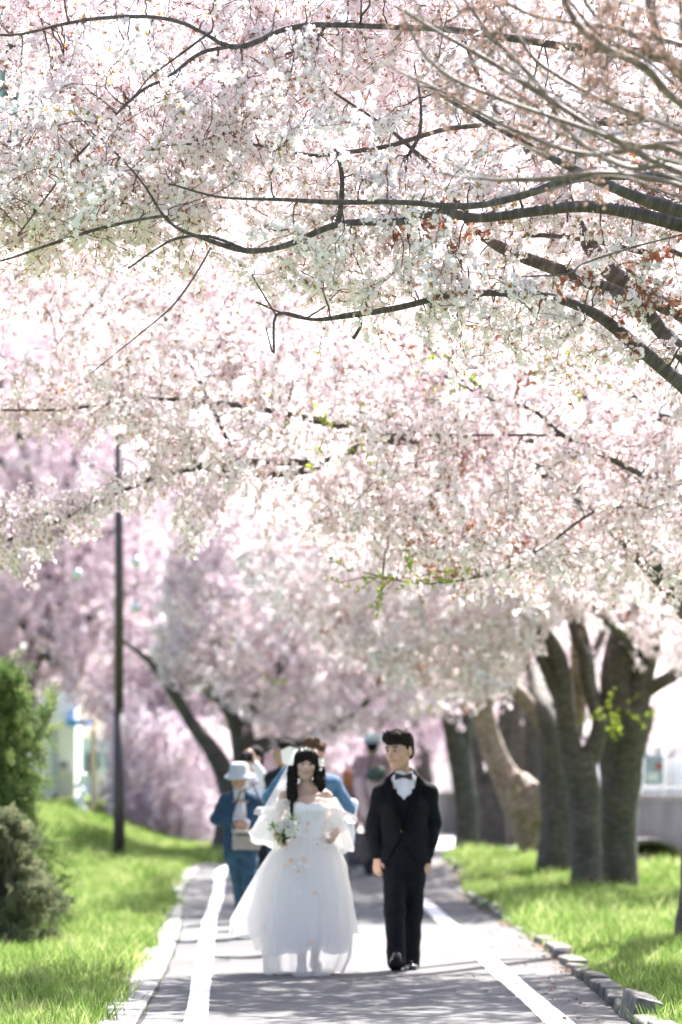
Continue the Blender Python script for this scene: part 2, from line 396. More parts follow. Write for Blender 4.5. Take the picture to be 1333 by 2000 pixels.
# asphalt material: fine aggregate, patches and worn tone
m, n, o = nodes('asphalt'); p = N(n, 'ShaderNodeBsdfPrincipled'); p.inputs['Roughness'].default_value = .95; p.inputs['Specular IOR Level'].default_value = .12
tc = N(n, 'ShaderNodeTexCoord'); a = N(n, 'ShaderNodeTexNoise', i_Scale=.6, i_Detail=6); b = N(n, 'ShaderNodeTexNoise', i_Scale=160, i_Detail=3)
n.links.new(tc.outputs['Object'], a.inputs['Vector']); n.links.new(tc.outputs['Object'], b.inputs['Vector'])
ca = ramp(n, a.outputs['Fac'], [(.3, (.118, .118, .120)), (.7, (.160, .160, .161))]); cb = ramp(n, b.outputs['Fac'], [(.3, (.70, .70, .70)), (.6, (1.06, 1.05, 1.03))])
mx = N(n, 'ShaderNodeMix', data_type='RGBA', blend_type='MULTIPLY'); mx.inputs[0].default_value = 1; n.links.new(ca, mx.inputs[6]); n.links.new(cb, mx.inputs[7]); n.links.new(mx.outputs[2], p.inputs['Base Color'])
bp = N(n, 'ShaderNodeBump', i_Strength=.5, i_Distance=.004); n.links.new(b.outputs['Fac'], bp.inputs['Height']); n.links.new(bp.outputs[0], p.inputs['Normal']); n.links.new(p.outputs[0], o.inputs[0]); M['asphalt'] = m
M['paint'] = solid('road_paint', (.86, .86, .85), (.66, .66, .65), rough=.6, scale=14, detail=8, bump=.2, bscale=150)
M['concrete'] = solid('concrete', (.23, .225, .215), (.31, .30, .285), rough=.85, scale=5, bump=.3, bscale=90)
M['stone'] = solid('kerb_stone', (.075, .07, .066), (.17, .16, .15), rough=.85, scale=9, bump=.8, bscale=45)
def strip(name, fl, fr, y0, y1, dy, zo, mat, nx=2, parent=None):
    ys = list(np.arange(y0, y1 + 1e-6, dy)); vs = []; fs = []
    for y in ys:
        a, b = fl(y), fr(y)
        for i in range(nx): x = a + (b - a) * i / (nx - 1); vs.append((x, y, h(x, y) + zo))
    for j in range(len(ys) - 1):
        for i in range(nx - 1): fs.append((j * nx + i, j * nx + i + 1, (j + 1) * nx + i + 1, (j + 1) * nx + i))
    o = mesh_obj(name, vs, fs, mat, parent); return o
SLABW = lambda y: .30 - .10 * smooth(30, 50, y)
path = strip('path', lambda y: lerpt(LE, y) + SLABW(y), lambda y: lerpt(RE, y), -20, 120, .5, .010, M['asphalt'], 8); path['kind'] = 'structure'
LL = [(-20, -.1), gx(383, 2000), gx(410, 1800), gx(432, 1735), (54, -1.45), (56, -.9), (58, 0.1)]
RL = [(-20, 1.75), gx(1090, 2000), gx(942, 1870), gx(830, 1765), (50, .78), (56, .9), (60, 1.3)]
def wline(T, y1, w=.11):
    return strip('painted_line', lambda y: lerpt(T, y) - w / 2 + .003 * math.sin(y * 1.1), lambda y: lerpt(T, y) + w / 2 + .003 * math.sin(y * .9 + 1), -20, y1, .25, .016, M['paint'], 2, path)
wline(LL, 57.9, .135); wline(RL, 60, .165)
M['crack'] = solid('joint_filler', (.035, .032, .03), rough=1)
# joint between slabs and asphalt, and hairline cracks
strip('joint', lambda y: lerpt(LE, y) + SLABW(y) - .008 + .008 * math.sin(y * 1.7) , lambda y: lerpt(LE, y) + SLABW(y) + .012 + .01 * math.sin(y * 2.3), 14, 38, .25, .014, M['crack'], 2, path)
edging = bpy.data.objects.new('path_edging', None); COL.objects.link(edging); edging['kind'] = 'structure'
y = 12.0
while y < 53:
    L = 1.2; yb = y + .02; ye = y + L - .012
    vs = []
    for yy, z in ((yb, -.05), (ye, -.05), (yb, .022), (ye, .022)):
        for xx in (lerpt(LE, yy), lerpt(LE, yy) + SLABW(yy) - .012): vs.append((xx, yy, h(xx, yy) + z + random.uniform(-.003, .003)))
    o = mesh_obj('paving_slab', vs, [(4, 5, 7, 6), (0, 1, 5, 4), (3, 2, 6, 7), (2, 0, 4, 6), (1, 3, 7, 5)], M['concrete'], edging, smooth=False); bevel(o, .006, 1)
    y += L
kerb = bpy.data.objects.new('kerb', None); COL.objects.link(kerb); kerb['kind'] = 'structure'
y = 14.0; ki = 0
while y < 57:
    L = .80; xm = lerpt(RE, y + L / 2); sl_ = (lerpt(RE, y + L) - lerpt(RE, y)) / L
    ht = .075 + random.uniform(-.02, .015); wd = .14 + random.uniform(-.01, .02)
    if 33.2 < y < 36.5 or 46 < y < 49: ht -= .05
    big = 21.6 < y < 22.6
    if big: ht += .07; wd += .03
    o = box('kerb_stone', (xm + wd / 2 + random.uniform(-.015, .02), y + L / 2, h(xm, y) + ht / 2 - .03), (wd, L - .012, ht + .06), M['stone'], kerb, rz=-math.atan(sl_) + random.uniform(-.05, .05), rx=random.uniform(-.03, .03), ry=random.uniform(-.05, .12) + (.16 if big else 0))
    bevel(o, .022, 2); o.modifiers.new('s', 'SUBSURF').levels = 0
    y += L; ki += 1
# plaza pavement beyond the trees
M['plaza'] = solid('plaza_concrete', (.48, .47, .45), (.60, .585, .56), rough=.85, scale=2, bump=.2)
pz = mesh_obj('pavement', [(-3, 62, h(0, 62) + .02), (6.9, 62.5, .27), (30, 62.5, h(30, 66) + .12), (30, 120, .27), (-3, 120, .27)], [(0, 1, 2, 3, 4)], M['plaza'], smooth=False); pz['kind'] = 'structure'

# ------------------------------------------------------------------ grass
def grass_proto(name, nb, hgt, spread):
    vs, fs, mi = [], [], []
    for k in range(nb):
        a = random.uniform(0, 6.28); r = spread * math.sqrt(random.random()); o = Vector((r * math.cos(a), r * math.sin(a), -.01))
        L = hgt * random.uniform(.5, 1.15); d = Vector((random.gauss(0, .38), random.gauss(0, .38), 1)).normalized(); c = rv(); c.z = 0; c *= L * random.uniform(.15, .5)
        w = random.uniform(.0025, .0045); e = Vector((math.cos(a * 3), math.sin(a * 3), 0)); b = len(vs)
        m1 = o + d * L * .5 + c * .25; tp = o + d * L * .92 + c
        vs += [o - e * w, o + e * w, m1 - e * w * .8, m1 + e * w * .8, tp]; fs += [(b, b + 1, b + 3, b + 2), (b + 2, b + 3, b + 4)]; mi += [0, 0]
    return proto(name, vs, fs, mi, [M['grass']])
GP = [grass_proto(f'grass_tuft_{i}', 28, .09 + .03 * i, .10) for i in range(4)]
def grass(name, n, f, smin=.8, smax=1.3):
    P, E, Sc = [], [], []
    while len(P) < n:
        r = f()
        if r is None: continue
        x, y, s_ = r
        P.append((x, y, h(x, y))); E.append((random.uniform(-.2, .2), random.uniform(-.2, .2), random.uniform(0, 6.28)))
        q = .5 + .5 * noise.noise(Vector((x * 1.3, y * .6, 3.))); Sc.append(s_ * random.uniform(smin, smax) * (.35 + 1.2 * q ** 1.3))
    o = scatter(name, P, E, Sc, rng.integers(0, 4, len(P)), GP)
    return o
def fl_():
    y = 13 + 50 * random.random() ** 1.1; x = lerpt(LE, y) + .10 - random.expovariate(1 / 1.8)
    if x < -7.5: return None
    if x > lerpt(LE, y) - .0 and random.random() > .25 + .5 * noise.noise(Vector((y * 2, 0, 0))): return None
    return x, y, 1.0 + (y > 35) * .1
def fr_():
    y = 13 + 46 * random.random() ** 1.1; e = lerpt(RE, min(y, 57)) + .17; x = e - .09 + random.expovariate(1 / 1.7)
    if x > 8: return None
    if y > 52 and x > 3.6: return None
    k = 1.05 if (x - e) > .08 else .8
    return x, y, k * (1.0 + (y > 35) * .25)
tag(grass('grass', 26000, fl_), kind='stuff'); tag(grass('grass', 26000, fr_), kind='stuff')
def ff_():
    y = 51 + 34 * random.random() ** 1.3; x = -9 + 9 * random.random()
    if x > lerpt(LE, y) - .1: return None
    return x, y, 1.05
tag(grass('grass', 15000, ff_), kind='stuff')
# fallen petals and brown leaf litter along the kerb
vs, fs, mi = [], [], []; add_leaf(vs, fs, mi, Vector((0, 0, .004)), Vector((1, 0, 0)), Vector((0, 0, 1)), .03, .022, 0)
M['litter'] = leafmat('leaf_litter', (.16, .09, .06), (.28, .17, .12), .2, (.42, .30, .24))
lp = [proto('litter_leaf', vs, fs, mi, [M['litter']])]
P, E, Sc = [], [], []
for i in range(3000):
    y = 18 + 36 * random.random(); x = lerpt(RE, y) - random.expovariate(1 / .07 if random.random() < .75 else 1 / .3) + .02
    if noise.noise(Vector((x * 2, y * .9, 7))) < .0: continue
    P.append((x, y, h(x, y) + .014)); E.append((random.uniform(-.6, .6), random.uniform(-.6, .6), random.uniform(0, 6.28))); Sc.append(random.uniform(.5, 1.3))
for i in range(160):
    y = 18 + 36 * random.random(); x = random.uniform(lerpt(LE, y), lerpt(RE, y)); P.append((x, y, h(x, y) + .014)); E.append((0, 0, random.uniform(0, 6.28))); Sc.append(random.uniform(.3, .7))
scatter('leaf_litter', P, E, Sc, [0] * len(P), lp)
# ------------------------------------------------------------------ trees
def PL(Y, pts, dy=None):
    """branch course read off the photograph at distance Y: (px, py, width px[, extra depth])"""
    out = []
    for q in pts:
        yy = Y + (q[3] if len(q) > 3 else 0)
        v = Vector(((q[0] - CX) / FPX * yy, yy, CAMZ + (HY - q[1]) / FPX * yy)); out.append((v, q[2] / 2 / FPX * yy))
    return out
def cloud(n, Y0, spread, x0, x1, top, low, xy=None, holes=None):
    """attractor points in a crown volume: low/top are height profiles given for distance Y0"""
    out = []
    while len(out) < n:
        px = random.uniform(x0, x1); a, b = lerpt(top, px), lerpt(low, px); py = random.uniform(min(a, b), max(a, b))
        if py > b or py < a: continue
        y = Y0 + random.uniform(-spread, spread)
        X = (px - CX) / FPX * Y0; Z = CAMZ + (HY - py) / FPX * Y0
        q = noise.noise(Vector((X * 1.1, y * 1.1, Z * 1.4)))
        if q < -.10 and random.random() < .8: continue
        if holes and any(((px - hx) / hr) ** 2 + ((py - hy) / hv) ** 2 < 1 for hx, hy, hr, hv in holes) and random.random() < .93: continue
        out.append((X, y, Z))
    return out
def hole_test(Y0, holes):
    def f(p):
        px = CX + p.x / Y0 * FPX; py = HY - (p.z - CAMZ) / Y0 * FPX
        return any(((px - a) / c) ** 2 + ((py - b) / d) ** 2 < 1 for a, b, c, d in holes)
    return f
# --- near cherry, its limbs reach in from the right
B = Tree('cherry_tree', (4.3, 19.6, 0), 'nearest blossoming cherry, its sharp grey limbs reaching in from the right edge', bark='bark', limb='bark_limb')
B.limb([(Vector((4.3, 19.6, -.1)), .30), (Vector((4.28, 19.6, .5)), .24), (Vector((4.2, 19.5, 1.2)), .22), (Vector((4.05, 19.5, 1.9)), .24)], 'trunk', 20, 6)
YB = 19.5
st = (2000, 1330, 110)
B.limb(PL(YB, [st, (1800, 800, 62), (1500, 500, 39), (1333, 440, 28), (1180, 405, 25), (1050, 408, 22), (930, 420, 19), (860, 410, 18), (780, 432, 15), (660, 435, 13), (560, 475, 12), (480, 488, 12), (400, 465, 8), (330, 430, 6), (270, 350, 4), (180, 260, 4)]), wig=.02)
B.limb(PL(YB, [(480, 488, 8), (410, 462, 6), (345, 466, 6), (300, 490, 4), (250, 525, 4)]), seg=6)
B.limb(PL(YB - .6, [(1800, 800, 44, .6), (1480, 400, 30, .3), (1333, 350, 21), (1200, 345, 19), (1110, 355, 18), (1000, 385, 15), (900, 400, 13), (760, 395, 11), (660, 395, 11), (560, 390, 8), (430, 388, 5), (330, 360, 4)]), wig=.02)
B.limb(PL(YB + .8, [st, (1500, 850, 44, -.5), (1333, 690, 33), (1250, 600, 30), (1180, 565, 28), (1080, 525, 26), (990, 490, 23), (920, 440, 19), (840, 330, 12), (760, 250, 7), (640, 170, 4)]), wig=.02)
B.limb(PL(YB + .3, [st, (1560, 950, 46), (1400, 810, 33), (1333, 752, 30), (1250, 680, 26), (1180, 625, 23), (1130, 600, 19), (1060, 580, 16), (950, 572, 14), (870, 578, 13), (780, 600, 12), (690, 615, 12), (620, 625, 7), (560, 615, 4), (500, 590, 4)]), wig=.01)
B.limb(PL(YB + .3, [(700, 612, 8), (705, 635, 8), (690, 662, 8)]), seg=6)
B.limb(PL(YB, [(1800, 800, 39), (1560, 300, 32), (1300, 120, 23), (1100, 90, 16), (900, 60, 13), (760, 48, 11), (635, 45, 11), (560, 55, 11), (490, 88, 11), (445, 92, 10), (400, 68, 7), (350, 45, 8), (290, 35, 8), (200, 38, 8), (120, 50, 7), (20, 70, 5), (-120, 60, 4)]), wig=.02)
B.limb(PL(YB, [(445, 92, 8), (390, 105, 8), (330, 150, 7), (285, 172, 7), (245, 205, 6), (205, 250, 5), (175, 280, 5), (130, 330, 4), (95, 380, 4), (35, 460, 3)]), seg=7)
B.limb(PL(YB - .2, [(415, 60, 6), (345, 112, 5), (292, 152, 4), (255, 200, 3)]), seg=6)
B.limb(PL(YB + .5, [(1560, 500, 25), (1333, 255, 15), (1200, 240, 12), (1000, 240, 12), (880, 250, 10), (820, 265, 10), (750, 285, 10), (640, 300, 8), (600, 300, 7), (520, 285, 6), (440, 280, 5), (300, 288, 4)]), wig=.01, seg=8)
B.limb(PL(YB, [(330, 430, 6), (310, 423, 6), (200, 445, 7), (90, 480, 6), (0, 510, 4), (-120, 530, 4)]), seg=7)
B.limb(PL(YB - .3, [(412, 484, 4, .3), (380, 540, 4), (335, 600, 4), (270, 655, 3), (180, 728, 2)]), seg=6)
B.limb(PL(YB + 1.2, [(1560, 640, 26), (1333, 498, 11), (1260, 493, 11), (1180, 475, 10), (1080, 460, 10), (1000, 463, 8), (930, 466, 7), (880, 460, 4)]), seg=8)
B.limb(PL(YB - 1.0, [(1500, 420, 11), (1333, 458, 5), (1230, 485, 5), (1140, 515, 4), (1110, 535, 4), (1020, 540, 3)]), seg=6)
B.limb(PL(YB + 1.5, [(1560, 700, 53), (1333, 610, 40), (1230, 560, 39), (1170, 505, 35), (1130, 440, 26), (1060, 330, 18), (960, 200, 11), (900, 60, 6)]))
B.limb(PL(YB - .3, [(1500, 440, 35), (1333, 412, 30), (1215, 372, 23), (1120, 330, 16), (990, 260, 11), (850, 180, 7)]))
B.limb(PL(YB + 1.0, [(635, 50, 8, -1), (600, 100, 7), (560, 105, 6), (520, 135, 4)]), seg=6)
B.limb(PL(YB, [(660, 440, 11), (667, 395, 11), (668, 340, 9), (655, 290, 5)]), seg=7)
B.limb(PL(YB + .2, [(800, 300, 8), (820, 260, 8), (822, 200, 5), (810, 130, 4)]), seg=7)
B.limb(PL(YB + .6, [(520, 640, 3), (535, 690, 4), (540, 615, 6), (600, 622, 7)]), seg=6)
tops = [(-700, -170), (2300, -260)]
holesB = [(12, 25, 42, 60), (8, 215, 62, 78), (60, 180, 60, 26), (50, 280, 30, 40)]
A = cloud(3300, 20.8, 1.3, -600, 1900, tops, [(-600, 430), (0, 470), (250, 500), (420, 520), (560, 560), (750, 640), (1000, 690), (1200, 760), (1333, 800), (1900, 900)], holes=holesB)
A = [a for a in A if not (a[0] > .75 and random.random() < .42)]
B.fill(A, {'white': 1}, start=.25, maxlen=1.2, spacing=.105, jit=.05, scale=.92, reject=hole_test(20.9, holesB))
A = cloud(190, 19.6, .35, -200, 1400, [(-600, -120)], [(-600, 400), (0, 450), (420, 500), (700, 600), (1000, 640), (1400, 700)], holes=holesB)
B.fill(A, {'white': 1}, start=.72, maxlen=1.0, spacing=.2, jit=.02, scale=.85, reject=hole_test(19.5, holesB))
A = [a for a in cloud(45, 18.8, .3, -100, 1000, [(-600, -100)], [(-600, 380), (0, 430), (420, 460), (1000, 560)], holes=holesB)]
B.fill(A, {'white': 1}, start=.5, maxlen=.8, spacing=.12, jit=.05, scale=.9, reject=hole_test(18.8, holesB))
A = cloud(22, 20.9, 1.2, 1000, 1700, [(-700, 300)], [(-600, 640)])
B.fill(A, {'red': 1, 'white': .6}, start=.4, maxlen=.9, spacing=.2)
A = [tuple(at(random.gauss(860, 50), random.gauss(455, 22), 19.8)) for _ in range(11)] + [tuple(at(random.gauss(1250, 70), random.gauss(590, 25), 19.6)) for _ in range(9)] + [tuple(at(random.gauss(1300, 40), random.gauss(370, 22), 19.6)) for _ in range(9)]
B.fill(A, {'red': 1}, start=.5, maxlen=.6, spacing=.1)
nB = B.done()
# --- bare budding tree, closest to the camera
Tn = Tree('budding_tree', (3.9, 15.2, 0), 'almost bare tree with tan buds, its pale blurred twigs crossing the top right corner', bark='bark', limb='twig_tan')
Tn.limb([(Vector((3.9, 15.2, -.1)), .16), (Vector((3.85, 15.2, 1.2)), .12), (Vector((3.6, 15.2, 2.2)), .11), (Vector((3.3, 15.2, 3.04)), .09)], 'trunk', 14)
s0 = (2300, 700, 60); YT = 15.2
for P_ in ([s0, (1600, 420, 22), (1333, 300, 14), (1230, 285, 12), (1100, 245, 10), (1000, 210, 9), (900, 160, 8), (830, 100, 6), (785, 20, 4)],
           [s0, (1600, 430, 22), (1333, 340, 14), (1200, 280, 12), (1060, 190, 11), (960, 120, 10), (860, 60, 8), (770, 10, 5)],
           [s0, (1560, 330, 30), (1333, 205, 18), (1260, 130, 17), (1180, 90, 16), (1120, 40, 14), (1080, -40, 10)],
           [s0, (1560, 300, 30), (1333, 150, 20), (1280, 60, 18), (1255, -40, 14)],
           [s0, (1600, 350, 18), (1333, 285, 12), (1150, 300, 10), (1020, 262, 9), (930, 215, 8), (850, 165, 6), (760, 120, 4)],
           [s0, (1600, 470, 18), (1333, 335, 12), (1230, 330, 11), (1120, 270, 10), (1050, 170, 9), (960, 80, 8), (900, -10, 5)],
           [s0, (1600, 250, 18), (1400, 120, 14), (1200, 60, 10), (1050, 30, 8), (950, -30, 5)],
           [s0, (1600, 430, 16), (1333, 260, 10), (1180, 200, 9), (1050, 130, 8), (1000, 60, 6), (960, 0, 4)],
           [s0, (1650, 560, 16), (1400, 400, 12), (1200, 340, 9), (1060, 350, 8), (960, 345, 6), (860, 330, 4)]):
    Tn.limb(PL(YT + random.uniform(-.7, .7), P_), wig=.03, seg=8, mat=M['twig_tan'])
    for _k in range(2):
        ox, oy = random.uniform(-60, 60), random.uniform(-80, 60); Tn.limb(PL(YT + random.uniform(-.9, .9), [P_[0]] + [(x + ox * min(1, i * .6) + random.uniform(-14, 14), y + oy * min(1, i * .6) + random.uniform(-14, 14), w * .45) for i, (x, y, w) in enumerate(P_[1:])]), wig=.05, seg=6, mat=M['twig_tan'])
A = cloud(180, 15.2, 1.0, 850, 1700, [(900, -50), (1700, -100)], [(700, 150), (1000, 240), (1333, 340), (1700, 450)])
Tn.fill(A, {'bud': 1}, start=.3, maxlen=1.0, spacing=.16, sag=.15); Tn.done()
# --- row along the right of the path
def row_base(px, py): 
    Y = CAMZ * FPX / (py - HY); return Vector(((px - CX) / FPX * Y, Y, h((px - CX) / FPX * Y, Y)))
C = Tree('cherry_tree', row_base(1374, 1850), 'dark cherry trunk cut by the right edge, first of the row')
Y0 = C.b.y
C.limb(PL(Y0, [(1374, 1870, 126), (1374, 1800, 104), (1386, 1600, 92), (1410, 1350, 92), (1420, 1200, 96)]), 'trunk', 20, 6, .18)
C.limb(PL(Y0, [(1420, 1250, 80), (1330, 1130, 46), (1220, 1040, 34), (1110, 940, 26, -1), (1000, 830, 24, -2), (870, 700, 20, -3), (800, 645, 15, -3), (700, 560, 8, -3)]), seg=10)
C.limb(PL(Y0, [(1415, 1260, 80), (1300, 1130, 50), (1130, 960, 36, -2), (980, 880, 32, -3), (880, 855, 30, -3.5), (790, 855, 30, -4), (740, 862, 24, -4), (640, 903, 18, -4), (560, 925, 14, -4), (430, 920, 9, -4), (340, 885, 6, -4)]), seg=10)
C.limb(PL(Y0, [(470, 918, 9, -4), (440, 850, 10, -4), (400, 765, 9, -4), (365, 700, 7, -4), (325, 640, 4, -4)]), seg=6)
C.limb(PL(Y0, [(640, 903, 16, -4), (460, 905, 14, -4.2), (330, 925, 11, -4.3), (230, 962, 9, -4.3), (130, 1010, 7, -4.3), (0, 1062, 5, -4.3), (-90, 1100, 3, -4.3)]), seg=7)
C.limb(PL(Y0, [(790, 855, 20, -4), (620, 820, 14, -4.4), (450, 790, 11, -4.6), (280, 780, 8, -4.6), (120, 800, 6, -4.6), (-60, 800, 3, -4.6)]), seg=7)
C.limb(PL(Y0, [(1420, 1220, 60), (1400, 1050, 26, -2), (1333, 972, 13, -4), (1200, 900, 12, -5), (1100, 850, 10, -5), (1040, 800, 8, -5), (960, 780, 6, -5), (870, 735, 4, -5)]), seg=7)
C.limb(PL(Y0, [(1100, 850, 7, -5), (960, 850, 5, -5), (840, 850, 5, -5), (700, 842, 4, -5), (540, 810, 3, -5)]), seg=6)
C.limb(PL(Y0, [(1420, 1200, 70), (1430, 1000, 50, -2), (1400, 860, 30, -3), (1260, 800, 18, -3), (1180, 700, 12, -3), (1080, 640, 8, -3)]), seg=8)
C.limb(PL(Y0, [(1333, 940, 14, -3), (1240, 985, 6, -5), (1160, 1000, 6, -5), (1060, 1070, 5, -5), (960, 1120, 4, -5), (830, 1140, 4, -5), (710, 1118, 3, -5)]), seg=6)
C.limb(PL(Y0, [(1420, 1200, 70), (1500, 1000, 46, 0), (1480, 600, 34, -1), (1300, 300, 22, -2), (1000, 180, 14, -3)]), seg=8)
C.limb(PL(Y0, [(1420, 1200, 60), (1700, 950, 36, 1), (2000, 700, 20, 1)]), seg=8)
hol = [(110, 905, 205, 74), (20, 960, 150, 70), (-100, 900, 260, 90), (130, 1090, 300, 62), (330, 1090, 120, 60), (20, 700, 120, 45), (480, 1040, 60, 70), (8, 215, 66, 80), (14, 20, 46, 60), (60, 180, 60, 26), (40, 640, 70, 30)]
A = cloud(3300, 27.8, 2.0, -500, 1900, [(-600, 330), (400, 330), (1900, 330)], [(-500, 760), (0, 750), (200, 800), (330, 900), (420, 960), (500, 985), (800, 1120), (1000, 1140), (1200, 1150), (1333, 1190), (1900, 1250)], holes=hol)
C.fill(A, {'white': 1, 'blush': .35}, start=.3, maxlen=1.5, spacing=.14, scale=1.05, reject=hole_test(27.8, hol))
A = cloud(210, 28, .8, -120, 500, [(-600, 985), (0, 1010), (130, 955), (230, 905), (330, 870), (500, 850)], [(-200, 1130), (0, 1085), (130, 1035), (230, 985), (330, 950), (380, 1050), (430, 960)])
A += cloud(80, 28, .5, -100, 300, [(0, 770)], [(0, 825)])
C.fill(A, {'pale': .3, 'white': 1}, start=.4, maxlen=.8, spacing=.12, scale=.9, reject=hole_test(28, [(110, 895, 200, 62), (-60, 930, 200, 60), (200, 1085, 120, 60), (480, 1040, 60, 70)]))
A = cloud(60, 28, 2, 650, 1333, [(600, 620)], [(600, 1150)])
C.fill(A, {'red': 1, 'blush': 1}, start=.4, maxlen=1, spacing=.16)
A = [tuple(at(random.gauss(x, 40), random.gauss(y, 14), 27)) for x, y in ((570, 810), (640, 825), (700, 842), (880, 715), (900, 750), (1100, 740), (1110, 725), (730, 1120), (790, 1130)) for _ in range(4)]
C.fill(A, {'green': 1}, start=.6, maxlen=.4, spacing=.2); nC = C.done()

def crown_limbs(T, Y, fork, ends, w0):
    for (ex, ey, dy) in ends:
        fx, fy = fork; mx_, my_ = (fx + ex) / 2 + random.uniform(-30, 30), (fy + ey) / 2 - random.uniform(0, 60)
        T.limb(PL(Y, [(fx, fy + 10, w0 * .8), ((fx + mx_) / 2, (fy + my_) / 2, w0 * .55, dy * .2), (mx_, my_, w0 * .4, dy * .6), (ex, ey, w0 * .12, dy)]), seg=8, wig=.05)
# thick straight trunk
T6 = Tree('cherry_tree', row_base(1208, 1748), 'thickest straight cherry trunk in the row, widening upward beside the concrete wall')
Y0 = T6.b.y
T6.limb(PL(Y0, [(1208, 1765, 96), (1208, 1735, 81), (1207, 1650, 76), (1210, 1560, 79), (1216, 1480, 87), (1222, 1420, 100), (1224, 1380, 104)]), 'trunk', 24, 7, .16)
T6.limb(PL(Y0, [(1240, 1400, 62), (1250, 1340, 50), (1275, 1240, 42), (1300, 1120, 33), (1380, 960, 23), (1500, 760, 15, -1), (1600, 600, 8, -1)]), 'branch', 12)
T6.limb(PL(Y0, [(1210, 1400, 73), (1205, 1330, 64), (1215, 1250, 54), (1235, 1180, 46), (1230, 1060, 35, -1), (1180, 900, 23, -2), (1120, 700, 12, -2)]), 'branch', 12)
T6.limb(PL(Y0, [(1200, 1400, 46), (1160, 1360, 27), (1150, 1300, 23), (1140, 1240, 20), (1100, 1120, 17, -2), (1000, 960, 10, -3)]), 'branch', 9)
T6.limb(PL(Y0, [(1245, 1260, 27), (1190, 1215, 20, -2), (1120, 1150, 14, -3), (1050, 1100, 8, -3), (960, 1080, 6, -3)]), 'branch', 8)
T6.limb(PL(Y0, [(1260, 1350, 32), (1330, 1310, 25), (1420, 1250, 19, 1), (1520, 1150, 10, 2)]), 'branch', 8)
hol = [(1130, 1290, 70, 90), (1290, 1330, 60, 40)]
low56 = [(480, 1140), (600, 1230), (720, 1290), (850, 1340), (930, 1375), (1000, 1330), (1060, 1215), (1150, 1185), (1240, 1210), (1270, 1370), (1333, 1400), (1900, 1400)]
A = cloud(1500, 45, 3.2, 700, 1900, [(480, 950), (700, 850), (1900, 850)], low56, holes=hol)
T6.fill(A, {'white': 1, 'blush': .8, 'red': .10}, start=.2, maxlen=2, spacing=.2, scale=1.25); 
A = [tuple(at(random.gauss(1205, 28), random.gauss(1395, 9), 44.5)) for _ in range(16)]
T6.fill(A, {'green': 1}, start=.7, maxlen=.4, spacing=.25); n6 = T6.done()
# forked trunk
T5 = Tree('cherry_tree', row_base(1148, 1752), 'cherry trunk forking into a wide V at head height, left of the thickest trunk')
Y0 = T5.b.y
T5.limb(PL(Y0, [(1148, 1768, 72), (1147, 1740, 61), (1143, 1640, 61), (1142, 1560, 63), (1132, 1500, 70), (1128, 1470, 72)]), 'trunk', 20, 7, .16)
T5.limb(PL(Y0, [(1122, 1490, 54), (1112, 1450, 46), (1104, 1390, 41), (1098, 1320, 39), (1080, 1260, 34), (1052, 1215, 28), (1020, 1130, 21), (960, 1000, 15), (900, 860, 10)]), 'branch', 12)
T5.limb(PL(Y0, [(1145, 1490, 47), (1165, 1450, 37), (1172, 1410, 33), (1160, 1380, 26), (1146, 1330, 24), (1142, 1280, 24), (1120, 1230, 20), (1100, 1130, 13)]), 'branch', 12)
T5.limb(PL(Y0 + .5, [(1122, 1440, 33), (1130, 1380, 31), (1128, 1300, 28), (1130, 1220, 24), (1150, 1100, 15)]), 'branch', 10, mat=M['bark_light'])
T5.limb(PL(Y0, [(1100, 1380, 28), (1060, 1290, 24), (1030, 1220, 20), (990, 1170, 14), (920, 1100, 10), (800, 1040, 7)]), 'branch', 9)
A = cloud(1350, 44, 3.0, 480, 1200, [(480, 950), (700, 850), (1900, 850)], low56, holes=hol)
T5.fill(A, {'white': 1, 'blush': .7, 'red': .05}, start=.2, maxlen=2, spacing=.2, scale=1.25); n5 = T5.done()
# dark trunk behind the fork
T4 = Tree('cherry_tree', row_base(1087, 1737), 'dark lichened cherry trunk between the snapped pale trunk and the forked one', bark='bark')
Y0 = T4.b.y
T4.limb(PL(Y0, [(1085, 1752, 94), (1087, 1720, 79), (1090, 1640, 74), (1092, 1560, 70), (1085, 1500, 62), (1080, 1440, 55)]), 'trunk', 18, 7, .18)
T4.limb(PL(Y0, [(1085, 1470, 41), (1075, 1430, 34), (1050, 1400, 31), (1020, 1360, 31), (985, 1330, 31), (940, 1280, 22), (860, 1200, 12)]), 'branch', 10, mat=M['bark_light'])
T4.limb(PL(Y0, [(1080, 1450, 43), (1060, 1380, 36), (1040, 1300, 29, 1), (1000, 1180, 19, 1), (960, 1060, 11, 1)]), 'branch', 10)
A = cloud(520, 50, 2.5, 560, 1100, [(480, 800)], [(480, 1150), (600, 1230), (800, 1300), (900, 1350), (1100, 1300)])
T4.fill(A, {'white': 1, 'blush': .8, 'red': .1}, start=.2, maxlen=2, spacing=.22, scale=1.35); T4.done()
# snapped leaning trunk
T3 = Tree('leaning_cherry_tree', row_base(1045, 1722), 'pale knobbly cherry trunk leaning left with a burl where a limb snapped off', bark='bark_light', limb='bark_light')
Y0 = T3.b.y
T3.limb(PL(Y0, [(1056, 1735, 30), (1052, 1700, 32), (1042, 1660, 46), (1034, 1620, 64), (1030, 1580, 86), (1015, 1550, 80), (990, 1520, 54), (970, 1480, 48), (955, 1440, 43), (945, 1400, 43), (938, 1365, 41), (935, 1335, 32)]), 'trunk', 20, 7, .22)
T3.limb(PL(Y0, [(1040, 1600, 48, -.15), (1052, 1575, 50, -.2), (1046, 1548, 43, -.2), (1034, 1535, 24, -.2)]), 'burl', 14, 6, .4)
T3.limb(PL(Y0, [(1010, 1560, 28, -.2), (1000, 1530, 22, -.3), (1012, 1512, 17, -.3), (1020, 1530, 9, -.35)]), 'snapped_stub', 10, 5, .3)
